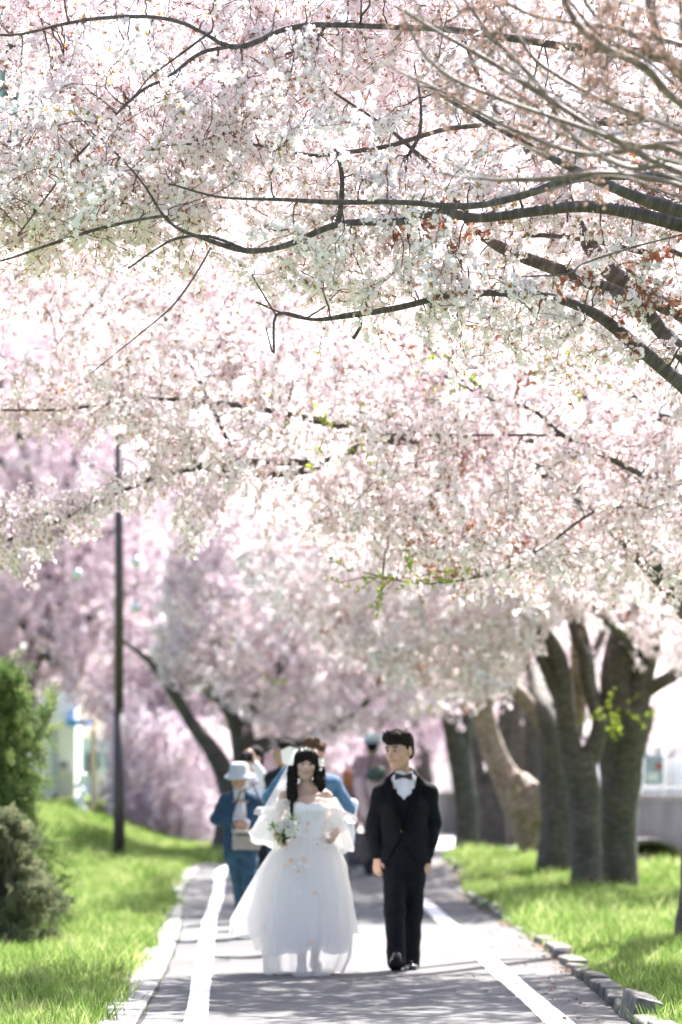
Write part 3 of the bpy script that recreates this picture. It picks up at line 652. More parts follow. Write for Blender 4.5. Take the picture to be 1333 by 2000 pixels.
T3.limb(PL(Y0, [(938, 1370, 37), (925, 1330, 28), (900, 1270, 19), (840, 1180, 13), (760, 1080, 9)]), 'branch', 10)
T3.limb(PL(Y0, [(945, 1385, 28), (965, 1350, 24), (985, 1300, 17), (1000, 1220, 11)]), 'branch', 10)
A = cloud(500, 52, 2, 620, 1050, [(480, 1000)], [(480, 1200), (620, 1260), (760, 1310), (900, 1370), (960, 1375), (1050, 1280)])
T3.fill(A, {'white': 1, 'blush': .8, 'red': .1}, start=.2, maxlen=2, spacing=.2, scale=1.3); T3.done()
# trunks at the far end of the row
T1 = Tree('cherry_tree', row_base(904, 1702), 'slim cherry trunk leaning left at the far end of the row, nearest the path')
Y0 = T1.b.y
T1.limb(PL(Y0, [(908, 1712, 64), (908, 1690, 51), (912, 1620, 46), (908, 1550, 46), (898, 1480, 46), (888, 1430, 44), (882, 1380, 39), (880, 1340, 34)]), 'trunk', 18, 7, .15)
T1.limb(PL(Y0, [(900, 1500, 30), (912, 1440, 25), (905, 1380, 21), (880, 1300, 16), (820, 1220, 10)]), 'branch', 10)
T1.limb(PL(Y0, [(880, 1350, 32), (860, 1290, 23), (800, 1210, 16), (720, 1130, 9)]), 'branch', 10)
A = cloud(480, Y0 + 1, 2.5, 520, 1000, [(480, 1000)], [(480, 1220), (620, 1280), (760, 1340), (900, 1370), (1000, 1350)])
T1.fill(A, {'blush': 1, 'white': .8, 'lilac': .3}, start=.2, maxlen=2, spacing=.22, scale=1.4); T1.done()
T2 = Tree('cherry_tree', row_base(958, 1690), 'broad dark double cherry trunk just right of the slim leaning one')
Y0 = T2.b.y
T2.limb(PL(Y0, [(958, 1705, 89), (958, 1680, 72), (956, 1620, 65), (950, 1570, 60), (945, 1530, 60)]), 'trunk', 18, 7, .18)
T2.limb(PL(Y0, [(935, 1545, 41), (925, 1480, 38), (925, 1420, 31), (930, 1360, 29), (915, 1280, 17)]), 'branch', 10)
T2.limb(PL(Y0, [(955, 1545, 38), (975, 1480, 36), (985, 1420, 31), (990, 1350, 26), (1010, 1260, 17)]), 'branch', 10)
A = cloud(260, Y0 + 1, 2, 780, 1080, [(480, 1050)], [(700, 1300), (900, 1365), (1080, 1320)])
T2.fill(A, {'blush': 1, 'white': 1}, start=.3, maxlen=2, spacing=.25, scale=1.4); T2.done()
T8 = Tree('cherry_tree', row_base(1012, 1682), 'straight grey cherry trunk seen behind the snapped pale trunk')
Y0 = T8.b.y
T8.limb(PL(Y0, [(1012, 1700, 79), (1012, 1650, 62), (1010, 1560, 58), (1008, 1480, 58), (1004, 1420, 53), (1000, 1360, 48)]), 'trunk', 16, 7, .15)
T8.limb(PL(Y0, [(1002, 1390, 43), (1020, 1320, 31), (1040, 1230, 22), (1060, 1120, 12)]), 'branch', 10)
T8.limb(PL(Y0, [(1000, 1390, 38), (975, 1320, 29), (950, 1220, 17)]), 'branch', 10)
A = cloud(240, Y0, 2, 900, 1200, [(480, 950)], [(700, 1300), (1000, 1330), (1200, 1300)])
T8.fill(A, {'blush': 1, 'white': 1}, start=.3, maxlen=2, spacing=.25, scale=1.4); T8.done()
T9 = Tree('cherry_tree', row_base(1058, 1690), 'narrow shaded trunk glimpsed between the snapped pale trunk and the lichened one')
Y0 = T9.b.y
T9.limb(PL(Y0, [(1058, 1705, 65), (1056, 1650, 52), (1050, 1560, 47), (1046, 1480, 44), (1044, 1400, 39), (1040, 1340, 34)]), 'trunk', 14, 7, .15)
T9.limb(PL(Y0, [(1044, 1400, 34), (1060, 1320, 26), (1070, 1220, 16)]), 'branch', 10)
A = cloud(120, Y0, 2, 980, 1180, [(480, 1000)], [(700, 1280)])
T9.fill(A, {'white': 1}, start=.3, maxlen=2, spacing=.25, scale=1.4); T9.done()
# --- left of the path: weeping lilac cherry, leaning trunk
D = Tree('weeping_cherry_tree', (-6.38, 74, h(-6.38, 74)), 'large lilac weeping cherry whose flowering curtain fills the left behind the lamp post')
Y0 = 74
D.limb(PL(Y0, [(20, 1640, 50), (22, 1560, 40), (30, 1450, 38), (60, 1300, 38), (110, 1180, 34)]), 'trunk', 16, 6, .15)
for P_ in ([(110, 1200, 34), (170, 1080, 22), (300, 1000, 16), (420, 1090, 8)], [(110, 1200, 30), (60, 1000, 20), (-60, 850, 14), (-250, 800, 8)], [(110, 1180, 30), (130, 950, 22), (200, 780, 14), (260, 700, 7)],
           [(110, 1180, 24), (60, 950, 18, -2), (0, 750, 12, -3), (-80, 650, 6, -3)], [(110, 1250, 24), (220, 1180, 16, -1), (330, 1130, 12, -2), (480, 1250, 6, -2)], [(110, 1300, 24), (-40, 1150, 14), (-250, 1150, 8)]):
    D.limb(PL(Y0, P_), seg=8, wig=.08)
A = cloud(2700, 74, 4.5, -450, 470, [(-450, 620), (100, 600), (260, 640), (330, 850), (470, 1080)], [(-450, 1370), (0, 1340), (60, 1345), (180, 1365), (240, 1440), (470, 1400)])
D.fill(A, {'lilac': 1, 'pale': .12}, start=.15, maxlen=2.5, spacing=.26, scale=1.75, jit=.2)
A = cloud(800, 70, 2.5, 225, 445, [(220, 1340), (330, 1400), (450, 1420)], [(220, 1632), (450, 1640)])
D.fill(A, {'pale': 1, 'lilac': .25}, start=.2, maxlen=2.5, spacing=.24, scale=1.55, droop=.1, jit=.15)
nD = D.done()
E_ = Tree('leaning_cherry_tree', (-1.75, 58, .25), 'dark cherry trunk leaning left behind the walkers, its pink crown above their heads')
Y0 = 58
E_.limb(PL(Y0, [(440, 1680, 66), (448, 1620, 54), (452, 1560, 48), (440, 1510, 40), (410, 1460, 34), (380, 1420, 27), (350, 1370, 22), (300, 1300, 14), (240, 1250, 7)]), 'trunk', 16, 6, .18)
E_.limb(PL(Y0 + 1, [(450, 1580, 44), (474, 1520, 42), (476, 1460, 46), (466, 1410, 44), (440, 1370, 34), (405, 1345, 24), (340, 1290, 12)]), 'branch', 14, 6, .15)
E_.limb(PL(Y0 + 1, [(480, 1470, 34), (530, 1450, 30), (580, 1452, 22), (640, 1430, 22), (720, 1370, 12)]), 'branch', 12, 6, .15)
E_.limb(PL(Y0 + 1, [(470, 1420, 40), (520, 1340, 24), (580, 1250, 16), (620, 1150, 9)]), 'branch', 12, 6)
E_.limb(PL(Y0 + 1, [(440, 1370, 30), (420, 1280, 20), (440, 1150, 12), (400, 1050, 7)]), 'branch', 12, 6)
A = cloud(1700, 58.5, 3, 330, 900, [(330, 1100), (420, 900), (700, 850), (900, 900)], [(330, 1330), (400, 1340), (440, 1395), (560, 1435), (700, 1440), (800, 1400), (900, 1400)])
E_.fill(A, {'pale': 1, 'white': .6, 'lilac': .6, 'blush': .4, 'green': .05}, start=.2, maxlen=2.5, spacing=.24, scale=1.5); E_.done()
# --- further trees closing the avenue
def far_tree(bx, Y, lab, px0, px1, top, low, n, kinds, sc, nm='cherry_tree', grp=None):
    T = Tree(nm, (bx, Y, h(bx, Y)), lab, group=grp); z = lambda v: v
    T.limb([(Vector((bx, Y, h(bx, Y) - .1)), .30), (Vector((bx + .05, Y, 1.3)), .22), (Vector((bx, Y, 2.4)), .2)], 'trunk', 12, 6, .2)
    for k in range(6):
        a = random.uniform(0, 6.28); T.limb([(Vector((bx, Y, 2.3)), .14), (Vector((bx + .8 * math.cos(a), Y + .8 * math.sin(a), 3.6)), .09), (Vector((bx + 2 * math.cos(a), Y + 1.6 * math.sin(a), 5.2)), .03)], seg=6)
    T.fill(cloud(n, Y, 3, px0, px1, top, low), kinds, start=.15, maxlen=3, spacing=.3, scale=sc, jit=.2); T.done(); return T
far_tree(1.75, 84, 'distant pink cherry whose trunk shows beside the hair of the groom', 600, 960, [(600, 1150)], [(600, 1500), (700, 1490), (860, 1470), (960, 1440)], 800, {'lilac': 1, 'blush': .8, 'pale': .5}, 1.9)
far_tree(-1.2, 80, 'distant mauve cherry low behind the photographer in denim', 380, 720, [(380, 1150)], [(380, 1520), (560, 1540), (720, 1560)], 800, {'lilac': 1, 'blush': .6}, 1.9)
far_tree(-7.5, 88, 'distant lilac cherry beyond the white building corner', -300, 330, [(-300, 500), (330, 700)], [(-300, 1330), (170, 1350), (330, 1450)], 800, {'lilac': 1, 'pale': .5}, 2.2)
far_tree(0.3, 105, 'farthest mauve cherry closing the avenue above the buckets', 380, 980, [(380, 900)], [(380, 1590), (700, 1580), (980, 1540)], 1100, {'lilac': 1, 'pale': .7, 'blush': .7}, 2.6)
far_tree(3.9, 66, 'white cherry filling the gaps behind the forked trunk, its own trunk hidden', 1000, 1300, [(1000, 1020)], [(1000, 1330), (1100, 1420), (1180, 1440), (1300, 1380)], 380, {'white': 1, 'blush': .6}, 1.7)
far_tree(11.5, 96, 'white cherry beyond the railing at the right', 1180, 1500, [(1180, 1250)], [(1180, 1430), (1300, 1450), (1500, 1440)], 420, {'white': 1}, 2.2)
# --- conifers on the left bank
def conifer(base, label, hgt, rad, n, kind, lean=0, top=None):
    T = Tree('conifer_shrub', base, label, 'shrub'); bx, by, bz = base
    T.limb([(Vector((bx, by, bz - .05)), .05), (Vector((bx + lean * .5, by, bz + hgt * .5)), .035), (Vector((bx + lean, by, bz + hgt)), .01)], 'trunk', 8)
    for k in range(9):
        a = random.uniform(0, 6.28); z0 = bz + hgt * random.uniform(.08, .5); T.limb([(Vector((bx, by, z0)), .02), (Vector((bx + rad * .5 * math.cos(a), by + rad * .5 * math.sin(a), z0 + hgt * .18)), .014), (Vector((bx + rad * .8 * math.cos(a), by + rad * .8 * math.sin(a), z0 + hgt * .42)), .006)], seg=5)
    A = []
    while len(A) < n:
        t = random.random(); a = random.uniform(0, 6.28); rr = rad * (1.0 if t < .45 else 1 - (t - .45) * 1.35) * math.sqrt(random.random()) * (1 + .3 * math.sin(a * 3 + t * 9))
        x, y_, z_ = bx + rr * math.cos(a), by + rr * math.sin(a), bz + .04 + t * hgt
        if noise.noise(Vector((x * 3, y_ * 3, z_ * 3))) < -.22: continue
        A.append((x, y_, z_))
    T.fill(A, {kind: 1}, start=.25, maxlen=.5, spacing=.075, sag=-.12, scale=.9, jit=.02); return T
k1 = conifer(tuple(at(-8, 1830, 34.5).xy) + (0,), 'tall green conifer at the left edge with upright side shoots', 2.3, .50, 640, 'needle')
A = [tuple(at(60 + 50 * t, 1470 - 95 * t, 34.4) + rv() * .03) for t in np.linspace(0, 1, 14)] + [tuple(at(10 + 10 * t, 1400 - 95 * t, 34.4) + rv() * .05) for t in np.linspace(0, 1, 12)]
k1.fill(A, {'needle': 1}, start=.2, maxlen=.3, spacing=.06, jit=.01); k1.done()
k2 = conifer(tuple(at(2, 1850, 32.2).xy) + (0,), 'low grey green conifer in front of the tall one at the left edge', 1.05, .46, 560, 'needleg'); k2.done()
print('SPRAYS', nB, nC, n6, n5, nD)

# ------------------------------------------------------------------ signed-distance modelling kit for figures
def V(*a): return np.array(a, dtype=np.float64)
def surface_nets(A, org, res):
    ins = A < 0
    c = np.zeros(tuple(s - 1 for s in A.shape), dtype=np.int8)
    for dx in (0, 1):
        for dy in (0, 1):
            for dz in (0, 1): c += ins[dx:A.shape[0] - 1 + dx, dy:A.shape[1] - 1 + dy, dz:A.shape[2] - 1 + dz]
    act = (c > 0) & (c < 8); idx = np.argwhere(act); n = len(idx)
    vid = -np.ones(c.shape, dtype=np.int64); vid[act] = np.arange(n)
    acc = np.zeros((n, 3)); cnt = np.zeros(n)
    I, J, K = idx.T
    for ax in range(3):
        o1, o2 = [a for a in range(3) if a != ax]
        for p in (0, 1):
            for q in (0, 1):
                off = [0, 0, 0]; off[o1] = p; off[o2] = q
                a = A[I + off[0], J + off[1], K + off[2]]; o2_ = off.copy(); o2_[ax] = 1; b = A[I + o2_[0], J + o2_[1], K + o2_[2]]
                mk = (a < 0) != (b < 0); t = np.where(mk, a / np.where(mk, a - b, 1), 0)
                pt = np.tile(np.array(off, dtype=float), (n, 1)); pt[:, ax] = t
                acc[mk] += pt[mk]; cnt[mk] += 1
    vs = (idx + acc / cnt[:, None]) * res + org
    F = []
    for ax in range(3):
        o1, o2 = [(1, 2), (2, 0), (0, 1)][ax]
        sl0 = [slice(None)] * 3; sl1 = [slice(None)] * 3; sl0[ax] = slice(0, -1); sl1[ax] = slice(1, None)
        a = ins[tuple(sl0)]; b = ins[tuple(sl1)]
        E = np.argwhere(a != b); E = E[(E[:, o1] > 0) & (E[:, o2] > 0) & (E[:, o1] < A.shape[o1] - 1) & (E[:, o2] < A.shape[o2] - 1)]
        def g(d1, d2):
            e = E.copy(); e[:, o1] -= d1; e[:, o2] -= d2; return vid[e[:, 0], e[:, 1], e[:, 2]]
        q = np.stack([g(1, 1), g(0, 1), g(0, 0), g(1, 0)], 1)
        fl = ~a[E[:, 0], E[:, 1], E[:, 2]]; q[fl] = q[fl][:, ::-1]; F.append(q)
    return vs, np.concatenate(F)
def sdf_obj(name, prims, mat, parent, res=.008, wob=0, wf=30, disp=None, lab=None):
    lo, hi = V(9, 9, 9), V(-9, -9, -9)
    for p in prims:
        if p['t'] != 'f' and p.get('op') != 'sub': lo = np.minimum(lo, p['lo']); hi = np.maximum(hi, p['hi'])
    lo -= .03; hi += .03; n = np.ceil((hi - lo) / res).astype(int) + 1
    A = np.ones(n) * .5; ax = [lo[i] + np.arange(n[i]) * res for i in range(3)]
    for p in prims:
        k = p.get('k', .02); mg = k + 4 * res
        if p.get('op') == 'sub' or p['t'] == 'f': s = [slice(0, n[i]) for i in range(3)]
        else: s = [slice(max(0, int((p['lo'][i] - mg - lo[i]) / res)), min(n[i], int((p['hi'][i] + mg - lo[i]) / res) + 2)) for i in range(3)]
        X, Y, Z = ax[0][s[0]][:, None, None], ax[1][s[1]][None, :, None], ax[2][s[2]][None, None, :]
        d = p['fn'](X, Y, Z); a = A[tuple(s)]
        if p.get('op') == 'sub': A[tuple(s)] = np.maximum(a, -d)
        elif p.get('op') == 'int': A[tuple(s)] = np.maximum(a, d)
        else:
            hh = np.clip(.5 + .5 * (a - d) / k, 0, 1); A[tuple(s)] = a * (1 - hh) + d * hh - k * hh * (1 - hh)
    if wob:
        X, Y, Z = ax[0][:, None, None], ax[1][None, :, None], ax[2][None, None, :]
        A += wob * (np.sin(X * wf + 1.3 * np.sin(Z * wf * .6)) * np.sin(Y * wf * .9 + Z * wf * .7) + .6 * np.sin(Z * wf * 1.7 + X * wf * 1.1 + 2))
    if disp: 
        X, Y, Z = ax[0][:, None, None], ax[1][None, :, None], ax[2][None, None, :]; A += disp(X, Y, Z)
    for e in (0, -1): A[e] = .5; A[:, e] = .5; A[:, :, e] = .5
    vs, fs = surface_nets(A, lo, res)
    me = bpy.data.meshes.new(name); me.from_pydata(vs.tolist(), [], fs.tolist()); me.polygons.foreach_set('use_smooth', [True] * len(me.polygons)); me.update()
    me.materials.append(mat); o = bpy.data.objects.new(name, me); COL.objects.link(o); o.parent = parent
    if lab: o['label'] = lab
    return o
def cap(a, b, ra, rb=None, k=.02, sy=1., **kw):
    a, b = np.array(a, float), np.array(b, float); rb = ra if rb is None else rb; ab = b - a; L = max(1e-9, (ab * V(1, 1 / sy, 1) * ab * V(1, 1 / sy, 1)).sum())
    def fn(X, Y, Z):
        x, y, z = X - a[0], (Y - a[1]) / sy, Z - a[2]; A2 = V(ab[0], ab[1] / sy, ab[2])
        t = np.clip((x * A2[0] + y * A2[1] + z * A2[2]) / L, 0, 1)
        return (np.sqrt((x - A2[0] * t) ** 2 + (y - A2[1] * t) ** 2 + (z - A2[2] * t) ** 2) - (ra + (rb - ra) * t)) * min(1, sy)
    r = max(ra, rb) * V(1, max(sy, .3), 1)
    return dict(t='c', fn=fn, lo=np.minimum(a, b) - r, hi=np.maximum(a, b) + r, k=k, **kw)
def ell(c, r, M_=None, k=.02, **kw):
    c, r = np.array(c, float), np.array(r, float); Mi = np.eye(3) if M_ is None else np.array(M_.to_3x3().transposed())
    def fn(X, Y, Z):
        x, y, z = X - c[0], Y - c[1], Z - c[2]
        u = (Mi[0, 0] * x + Mi[0, 1] * y + Mi[0, 2] * z) / r[0]; v = (Mi[1, 0] * x + Mi[1, 1] * y + Mi[1, 2] * z) / r[1]; w = (Mi[2, 0] * x + Mi[2, 1] * y + Mi[2, 2] * z) / r[2]
        k0 = np.sqrt(u * u + v * v + w * w); k1 = np.sqrt((u / r[0]) ** 2 + (v / r[1]) ** 2 + (w / r[2]) ** 2) + 1e-9
        return k0 * (k0 - 1) / k1
    R_ = max(r); return dict(t='e', fn=fn, lo=c - R_, hi=c + R_, k=k, **kw)
def lofts(rows, k=.02, amp=0, nf=9, **kw):
    """vertical body loft: rows (z, cx, cy, rx, ry) from low to high"""
    rows = sorted(rows); z, cx, cy_, rx, ry = np.array(rows, float).T
    def fn(X, Y, Z):
        zz = np.clip(Z, z[0], z[-1]); a, b, c, d = (np.interp(zz, z, q) for q in (cx, cy_, rx, ry))
        x, y = X - a, Y - b; m = 1.0
        if amp: m = 1 + amp * np.sin(np.arctan2(y, x) * nf + Z * 3)
        q = (np.sqrt((x / c) ** 2 + (y / d) ** 2) - m) * np.minimum(c, d)
        return np.maximum(q, np.maximum(z[0] - Z, Z - z[-1]))
    return dict(t='l', fn=fn, lo=V((cx - rx).min(), (cy_ - ry).min(), z[0]), hi=V((cx + rx).max(), (cy_ + ry).max(), z[-1]), k=k, **kw)
def func(f, op='sub'): return dict(t='f', fn=f, op=op)

def hand(w, d, n, s=1.0, curl=.6, side=1, k=.004):
    """prims of one hand: wrist w, pointing d, palm facing n, thumb on side*(d x n)"""
    w, d, n = Vector(w), Vector(d).normalized(), Vector(n); n = (n - d * n.dot(d)).normalized(); e = d.cross(n).normalized() * side; P = []
    P.append(cap(w, w + d * .03 * s, .024 * s, .026 * s, k=.015, sy=1))
    for i, (o, L) in enumerate(((.028, .068), (.010, .075), (-.009, .070), (-.027, .055))):
        kn = w + d * .088 * s + e * o * s - (d * .006 * abs(o) / .02 * s); P.append(cap(w + d * .02 * s + e * o * .5 * s, kn, .013 * s, .0115 * s, k=.010))
        p = kn; a = curl * .5
        for j, f in enumerate((.45, .30, .25)):
            dd = d * math.cos(a) + n * math.sin(a) + e * o * 1.2; dd.normalize(); q = p + dd * L * f * s; P.append(cap(p, q, (.0098 - .001 * j) * s, (.0090 - .001 * j) * s, k=k)); p = q; a += curl * .8
    b = w + d * .025 * s + e * .022 * s; m_ = b + (d * .7 + e * .6 + n * .25).normalized() * .038 * s; t_ = m_ + (d * .95 + e * .15 + n * .35).normalized() * .034 * s
    P += [cap(b, m_, .0145 * s, .011 * s, k=.008), cap(m_, t_, .011 * s, .0085 * s, k=.004)]
    return P
def head_prims(c, Mh, s=1.0, fem=False, ears=True):
    g = lambda x, y, z: tuple(Vector(c) + Mh @ (Vector((x, y, z)) * s)); S_ = lambda *r: tuple(q * s for q in r); P = []
    P += [ell(g(0, .018, .035), S_(.074, .092, .083), Mh, k=.02), ell(g(0, -.012, -.018), S_(.063, .074, .086), Mh, k=.03),
          ell(g(0, -.05, -.088 if not fem else -.084), S_(.027, .024, .022), Mh, k=.03), cap(g(-.044, -.0, -.06), g(-.012, -.045, -.088), .021 * s, .018 * s, k=.03), cap(g(.044, .0, -.06), g(.012, -.045, -.088), .021 * s, .018 * s, k=.03)]
    P += [cap(g(-.038, -.070, .030), g(.038, -.070, .030), .012 * s, k=.012), ell(g(-.042, -.058, -.018), S_(.02, .018, .018), Mh, k=.02), ell(g(.042, -.058, -.018), S_(.02, .018, .018), Mh, k=.02)]
    P += [ell(g(-.030, -.090, .012), S_(.015, .016, .010), Mh, op='sub'), ell(g(.030, -.090, .012), S_(.015, .016, .010), Mh, op='sub')]
    P += [cap(g(0, -.078, .016), g(0, -.100, -.020), .007 * s, .0115 * s, k=.008), cap(g(-.012, -.086, -.024), g(.012, -.086, -.024), .0085 * s, k=.006)]
    P += [ell(g(0, -.078, -.050), S_(.026, .016, .014), Mh, k=.010)]
    if ears: P += [ell(g(q * .076, .012, -.002), S_(.010, .020, .031), Mh, k=.005) for q in (-1, 1)]
    return P
def body(name, J, skin, root, s=1.0, Mh=Matrix(), fem=False, hands=None, res=.008, bare=1.0, fat=1.0, hs=None):
    """one continuous body. J: head, neck, chest, waist, pelvis, sh/el/wr/hip/kn/an/toe pairs"""
    v = {k: (Vector(q) if not isinstance(q, list) else [Vector(a) for a in q]) for k, q in J.items()}
    c = v['head']; f = .86 if fem else 1.0; P = head_prims(c, Mh, hs or s, fem)
    P += [cap(v['neck'], c + Mh @ Vector((0, .025, -.05)) * s, .052 * s * f, .050 * s * f, k=.02)]
    P += [lofts([(v['pelvis'].z - .06 * s, v['pelvis'].x, v['pelvis'].y, .135 * s * fat, .10 * s * fat), (v['pelvis'].z + .06 * s, v['pelvis'].x, v['pelvis'].y, .155 * s * fat, .108 * s * fat), (v['waist'].z, v['waist'].x, v['waist'].y, .125 * s * f * fat, .092 * s * fat), (v['chest'].z, v['chest'].x, v['chest'].y, .155 * s * f * fat, .108 * s * fat), (v['chest'].z + .13 * s, v['chest'].x, v['chest'].y, .135 * s * f, .07 * s)], k=.04)]
    tr = 1.0 if fem else .72; P += [cap(v['sh'][i], v['neck'] + Vector((0, .01, -.03 * (1 - tr) / .28)), .046 * s * f * tr, .05 * s * f * tr, k=.05 * tr) for i in (0, 1)]
    if fem: P += [ell(v['chest'] + Vector((q * .065 * s, -.085 * s, .01)), (.055 * s, .05 * s, .05 * s), k=.03) for q in (-1, 1)]
    for i in (0, 1):
        P += [cap(v['sh'][i], v['el'][i], .050 * s * f, .036 * s * f, k=.03), cap(v['el'][i], v['wr'][i], .038 * s * f, .025 * s * f, k=.015)]
        P += [cap(v['hip'][i], v['kn'][i], .082 * s * fat, .054 * s, k=.04), cap(v['kn'][i], v['an'][i], .054 * s, .036 * s, k=.02), ell(v['kn'][i].lerp(v['an'][i], .3) + Vector((0, .02 * s, 0)), (.052 * s, .055 * s, .10 * s), k=.03)]
        P += [cap(v['an'][i] + Vector((0, .01, -.015)), v['an'][i].lerp(v['toe'][i], .40) + Vector((0, 0, -.004)), .026 * s, .014 * s, k=.02)]
        if hands: P += hand(v['wr'][i], *hands[i][:2], s=s * (.9 if fem else 1), curl=hands[i][2], side=hands[i][3])
    return sdf_obj(name, P, skin, root, res)
def face_parts(o, c, Mh, s, eyec, browm, lipm, fem=False, squint=1.0):
    g = lambda x, y, z: tuple(Vector(c) + Mh @ (Vector((x, y, z)) * s))
    for q in (-1, 1):
        e = blob('eye', g(q * .030, -.0705, .012), (.0135 * s, .010 * s, .0085 * s * squint), M['eyewhite'], o, Mh)
        i = blob('iris', g(q * .030, -.0775, .012), (.0072 * s, .0045 * s, .0078 * s * squint), M['iris'], None, Mh); i.parent = o
        tube_obj('eyebrow', [Vector(g(q * x, -.083 + .18 * max(0, x - .02), z)) for x, z in ((.014, .030), (.026, .035), (.038, .036), (.048, .031))], [.0022 * s, .0042 * s, .0040 * s, .0015 * s], browm, o, 6)
        tube_obj('eyelash', [Vector(g(q * x, -.0805 + .22 * max(0, x - .025), z)) for x, z in ((.017, .013), (.024, .019), (.034, .0205), (.045, .014))], [.0012 * s, .0022 * s, .0024 * s, .001 * s], browm, o, 5)
    tube_obj('lips', [Vector(g(x, y, -.050 - .0 * abs(x))) for x, y in ((-.024, -.083), (-.012, -.092), (0, -.0945), (.012, -.092), (.024, -.083))], [.002 * s, .0058 * s, .0065 * s, .0058 * s, .002 * s], lipm, o, 8)
def blob(name, c, r, mat, parent, Mh=Matrix(), seg=16, rings=10, rough=0, sd_=0):
    vs, fs = [], []
    for i in range(rings + 1):
        t = math.pi * i / rings
        for j in range(seg):
            a = 2 * math.pi * j / seg; d = Vector((math.sin(t) * math.cos(a), math.sin(t) * math.sin(a), math.cos(t))); q = 1 + rough * noise.noise(d * 2.5 + Vector((sd_, 0, 0)))
            vs.append(Vector(c) + Mh.to_3x3() @ Vector((d.x * r[0] * q, d.y * r[1] * q, d.z * r[2] * q)))
    for i in range(rings):
        for j in range(seg): k = (j + 1) % seg; fs.append((i * seg + j, (i + 1) * seg + j, (i + 1) * seg + k, i * seg + k))
    return mesh_obj(name, vs, fs, mat, parent)
def bell(name, a, b, r0, r1, mat, parent, n=48, rows=8, amp=.08, nf=7, sq=(1, 1), power=.8, ph=0.0, hem=.02, th=0.0):
    a, b = Vector(a), Vector(b); u, w = frame(b - a); R_ = []
    for i in range(rows + 1):
        t = i / rows; rr = r0 + (r1 - r0) * t ** power; row = []
        for j in range(n):
            A_ = 2 * math.pi * j / n; f_ = 1 + amp * t * (math.sin(A_ * nf + ph) + .5 * math.sin(A_ * (nf + 4) + ph * 2 + 1.2))
            row.append(a.lerp(b, t) + (u * math.cos(A_) * sq[0] + w * math.sin(A_) * sq[1]) * rr * f_ + (b - a).normalized() * hem * t * math.sin(A_ * 3 + ph))
        R_.append(row)
    vs, fs = ring_mesh(R_, caps=False); return mesh_obj(name, vs, fs, mat, parent)
def rings_loft(name, rows, mat, parent, n=96, amp=.05, nf=11, ph=0, hem=0.0, flat=0.0):
    """skirt: rows (z, cx, cy, rx_left, rx_right, ry) top to bottom"""
    R_ = []
    for i, (z, cx, cyy, xl, xr, ry) in enumerate(rows):
        t = i / (len(rows) - 1); row = []
        for j in range(n):
            A_ = 2 * math.pi * j / n; ca, sa = math.cos(A_), math.sin(A_)
            f_ = 1 + amp * t * (math.sin(A_ * nf + ph + t * 1.2) + .6 * math.sin(A_ * (nf * 2 - 3) + 2 * ph) + .5 * math.sin(A_ * 5 + ph))
            row.append(Vector((cx + (xr if ca > 0 else xl) * ca * f_, cyy + ry * sa * f_, z + hem * t * (math.sin(A_ * 4 + ph) + .5 * math.sin(A_ * 9)))))
        R_.append(row)
    vs, fs = ring_mesh(R_, caps=False); return mesh_obj(name, vs, fs, mat, parent)

m_, n_, o_ = nodes('skin'); p_ = N(n_, 'ShaderNodeBsdfPrincipled'); p_.inputs['Base Color'].default_value = (.50, .31, .225, 1); p_.inputs['Roughness'].default_value = .5
p_.inputs['Subsurface Weight'].default_value = .15; p_.inputs['Subsurface Radius'].default_value = (.012, .005, .003); n_.links.new(p_.outputs[0], o_.inputs[0]); M['skin'] = m_
M['skin_fair'] = solid('fair_skin', (.60, .40, .315), (.57, .37, .29), rough=.5, scale=3)
M['skin_tan'] = solid('tanned_skin', (.42, .26, .19), (.38, .23, .165), rough=.55, scale=3)
M['eyewhite'] = solid('eye_white', (.7, .68, .66), rough=.3); M['iris'] = solid('dark_iris', (.012, .008, .006), rough=.15)
M['lip'] = solid('lips', (.50, .17, .15), rough=.45); M['lip_m'] = solid('lips_plain', (.42, .21, .17), rough=.5)
M['hair'] = solid('black_hair', (.012, .009, .009), (.020, .015, .013), rough=.75, scale=40, bump=.9, bscale=120, spec=.1)
M['hair_brown'] = solid('brown_hair', (.05, .028, .018), (.10, .058, .036), rough=.85, scale=40, bump=.9, bscale=120, spec=.1)
M['suit'] = solid('black_suit', (.0045, .005, .0075), (.010, .011, .015), rough=.8, scale=60, bump=.35, bscale=260, spec=.12)
M['lapel'] = solid('satin_lapel', (.004, .0045, .0065), (.007, .0075, .0095), rough=.9, scale=20, spec=.1)
M['shirt'] = solid('white_shirt', (.78, .79, .84), (.72, .73, .80), rough=.8, scale=20, bump=.1)
M['bow'] = solid('dark_bow_tie', (.030, .018, .026), (.05, .03, .04), rough=.6, scale=80)
M['patent'] = solid('patent_leather', (.01, .01, .011), rough=.16, spec=.7)
M['brass'] = solid('brass', (.5, .38, .18), rough=.35, metal=.8)
M['satin'] = solid('white_satin', (.88, .86, .84), (.82, .80, .79), rough=.6, scale=14, bump=.15, bscale=50, sheen=.2)
M['tulle'] = tullemat('white_tulle', (.95, .93, .91), .72, .62); M['tulle_thin'] = tullemat('sheer_tulle', (.93, .925, .93), .5, .5); M['tulle_full'] = tullemat('layered_tulle', (.95, .93, .91), .9, .58)
M['peach'] = leafmat('peach_petal', (.88, .66, .50), (.9, .76, .62), .4); M['ivory'] = leafmat('ivory_petal', (.85, .83, .76), (.9, .89, .84), .35)
M['navy'] = solid('dark_denim', (.012, .035, .075), (.024, .060, .115), rough=.9, scale=22, bump=.5, bscale=160)
M['jeans'] = solid('blue_jeans', (.016, .050, .085), (.034, .085, .13), rough=.9, scale=14, bump=.5, bscale=160)
M['denim'] = solid('light_denim', (.035, .10, .20), (.09, .18, .30), rough=.9, scale=16, bump=.6, bscale=120)
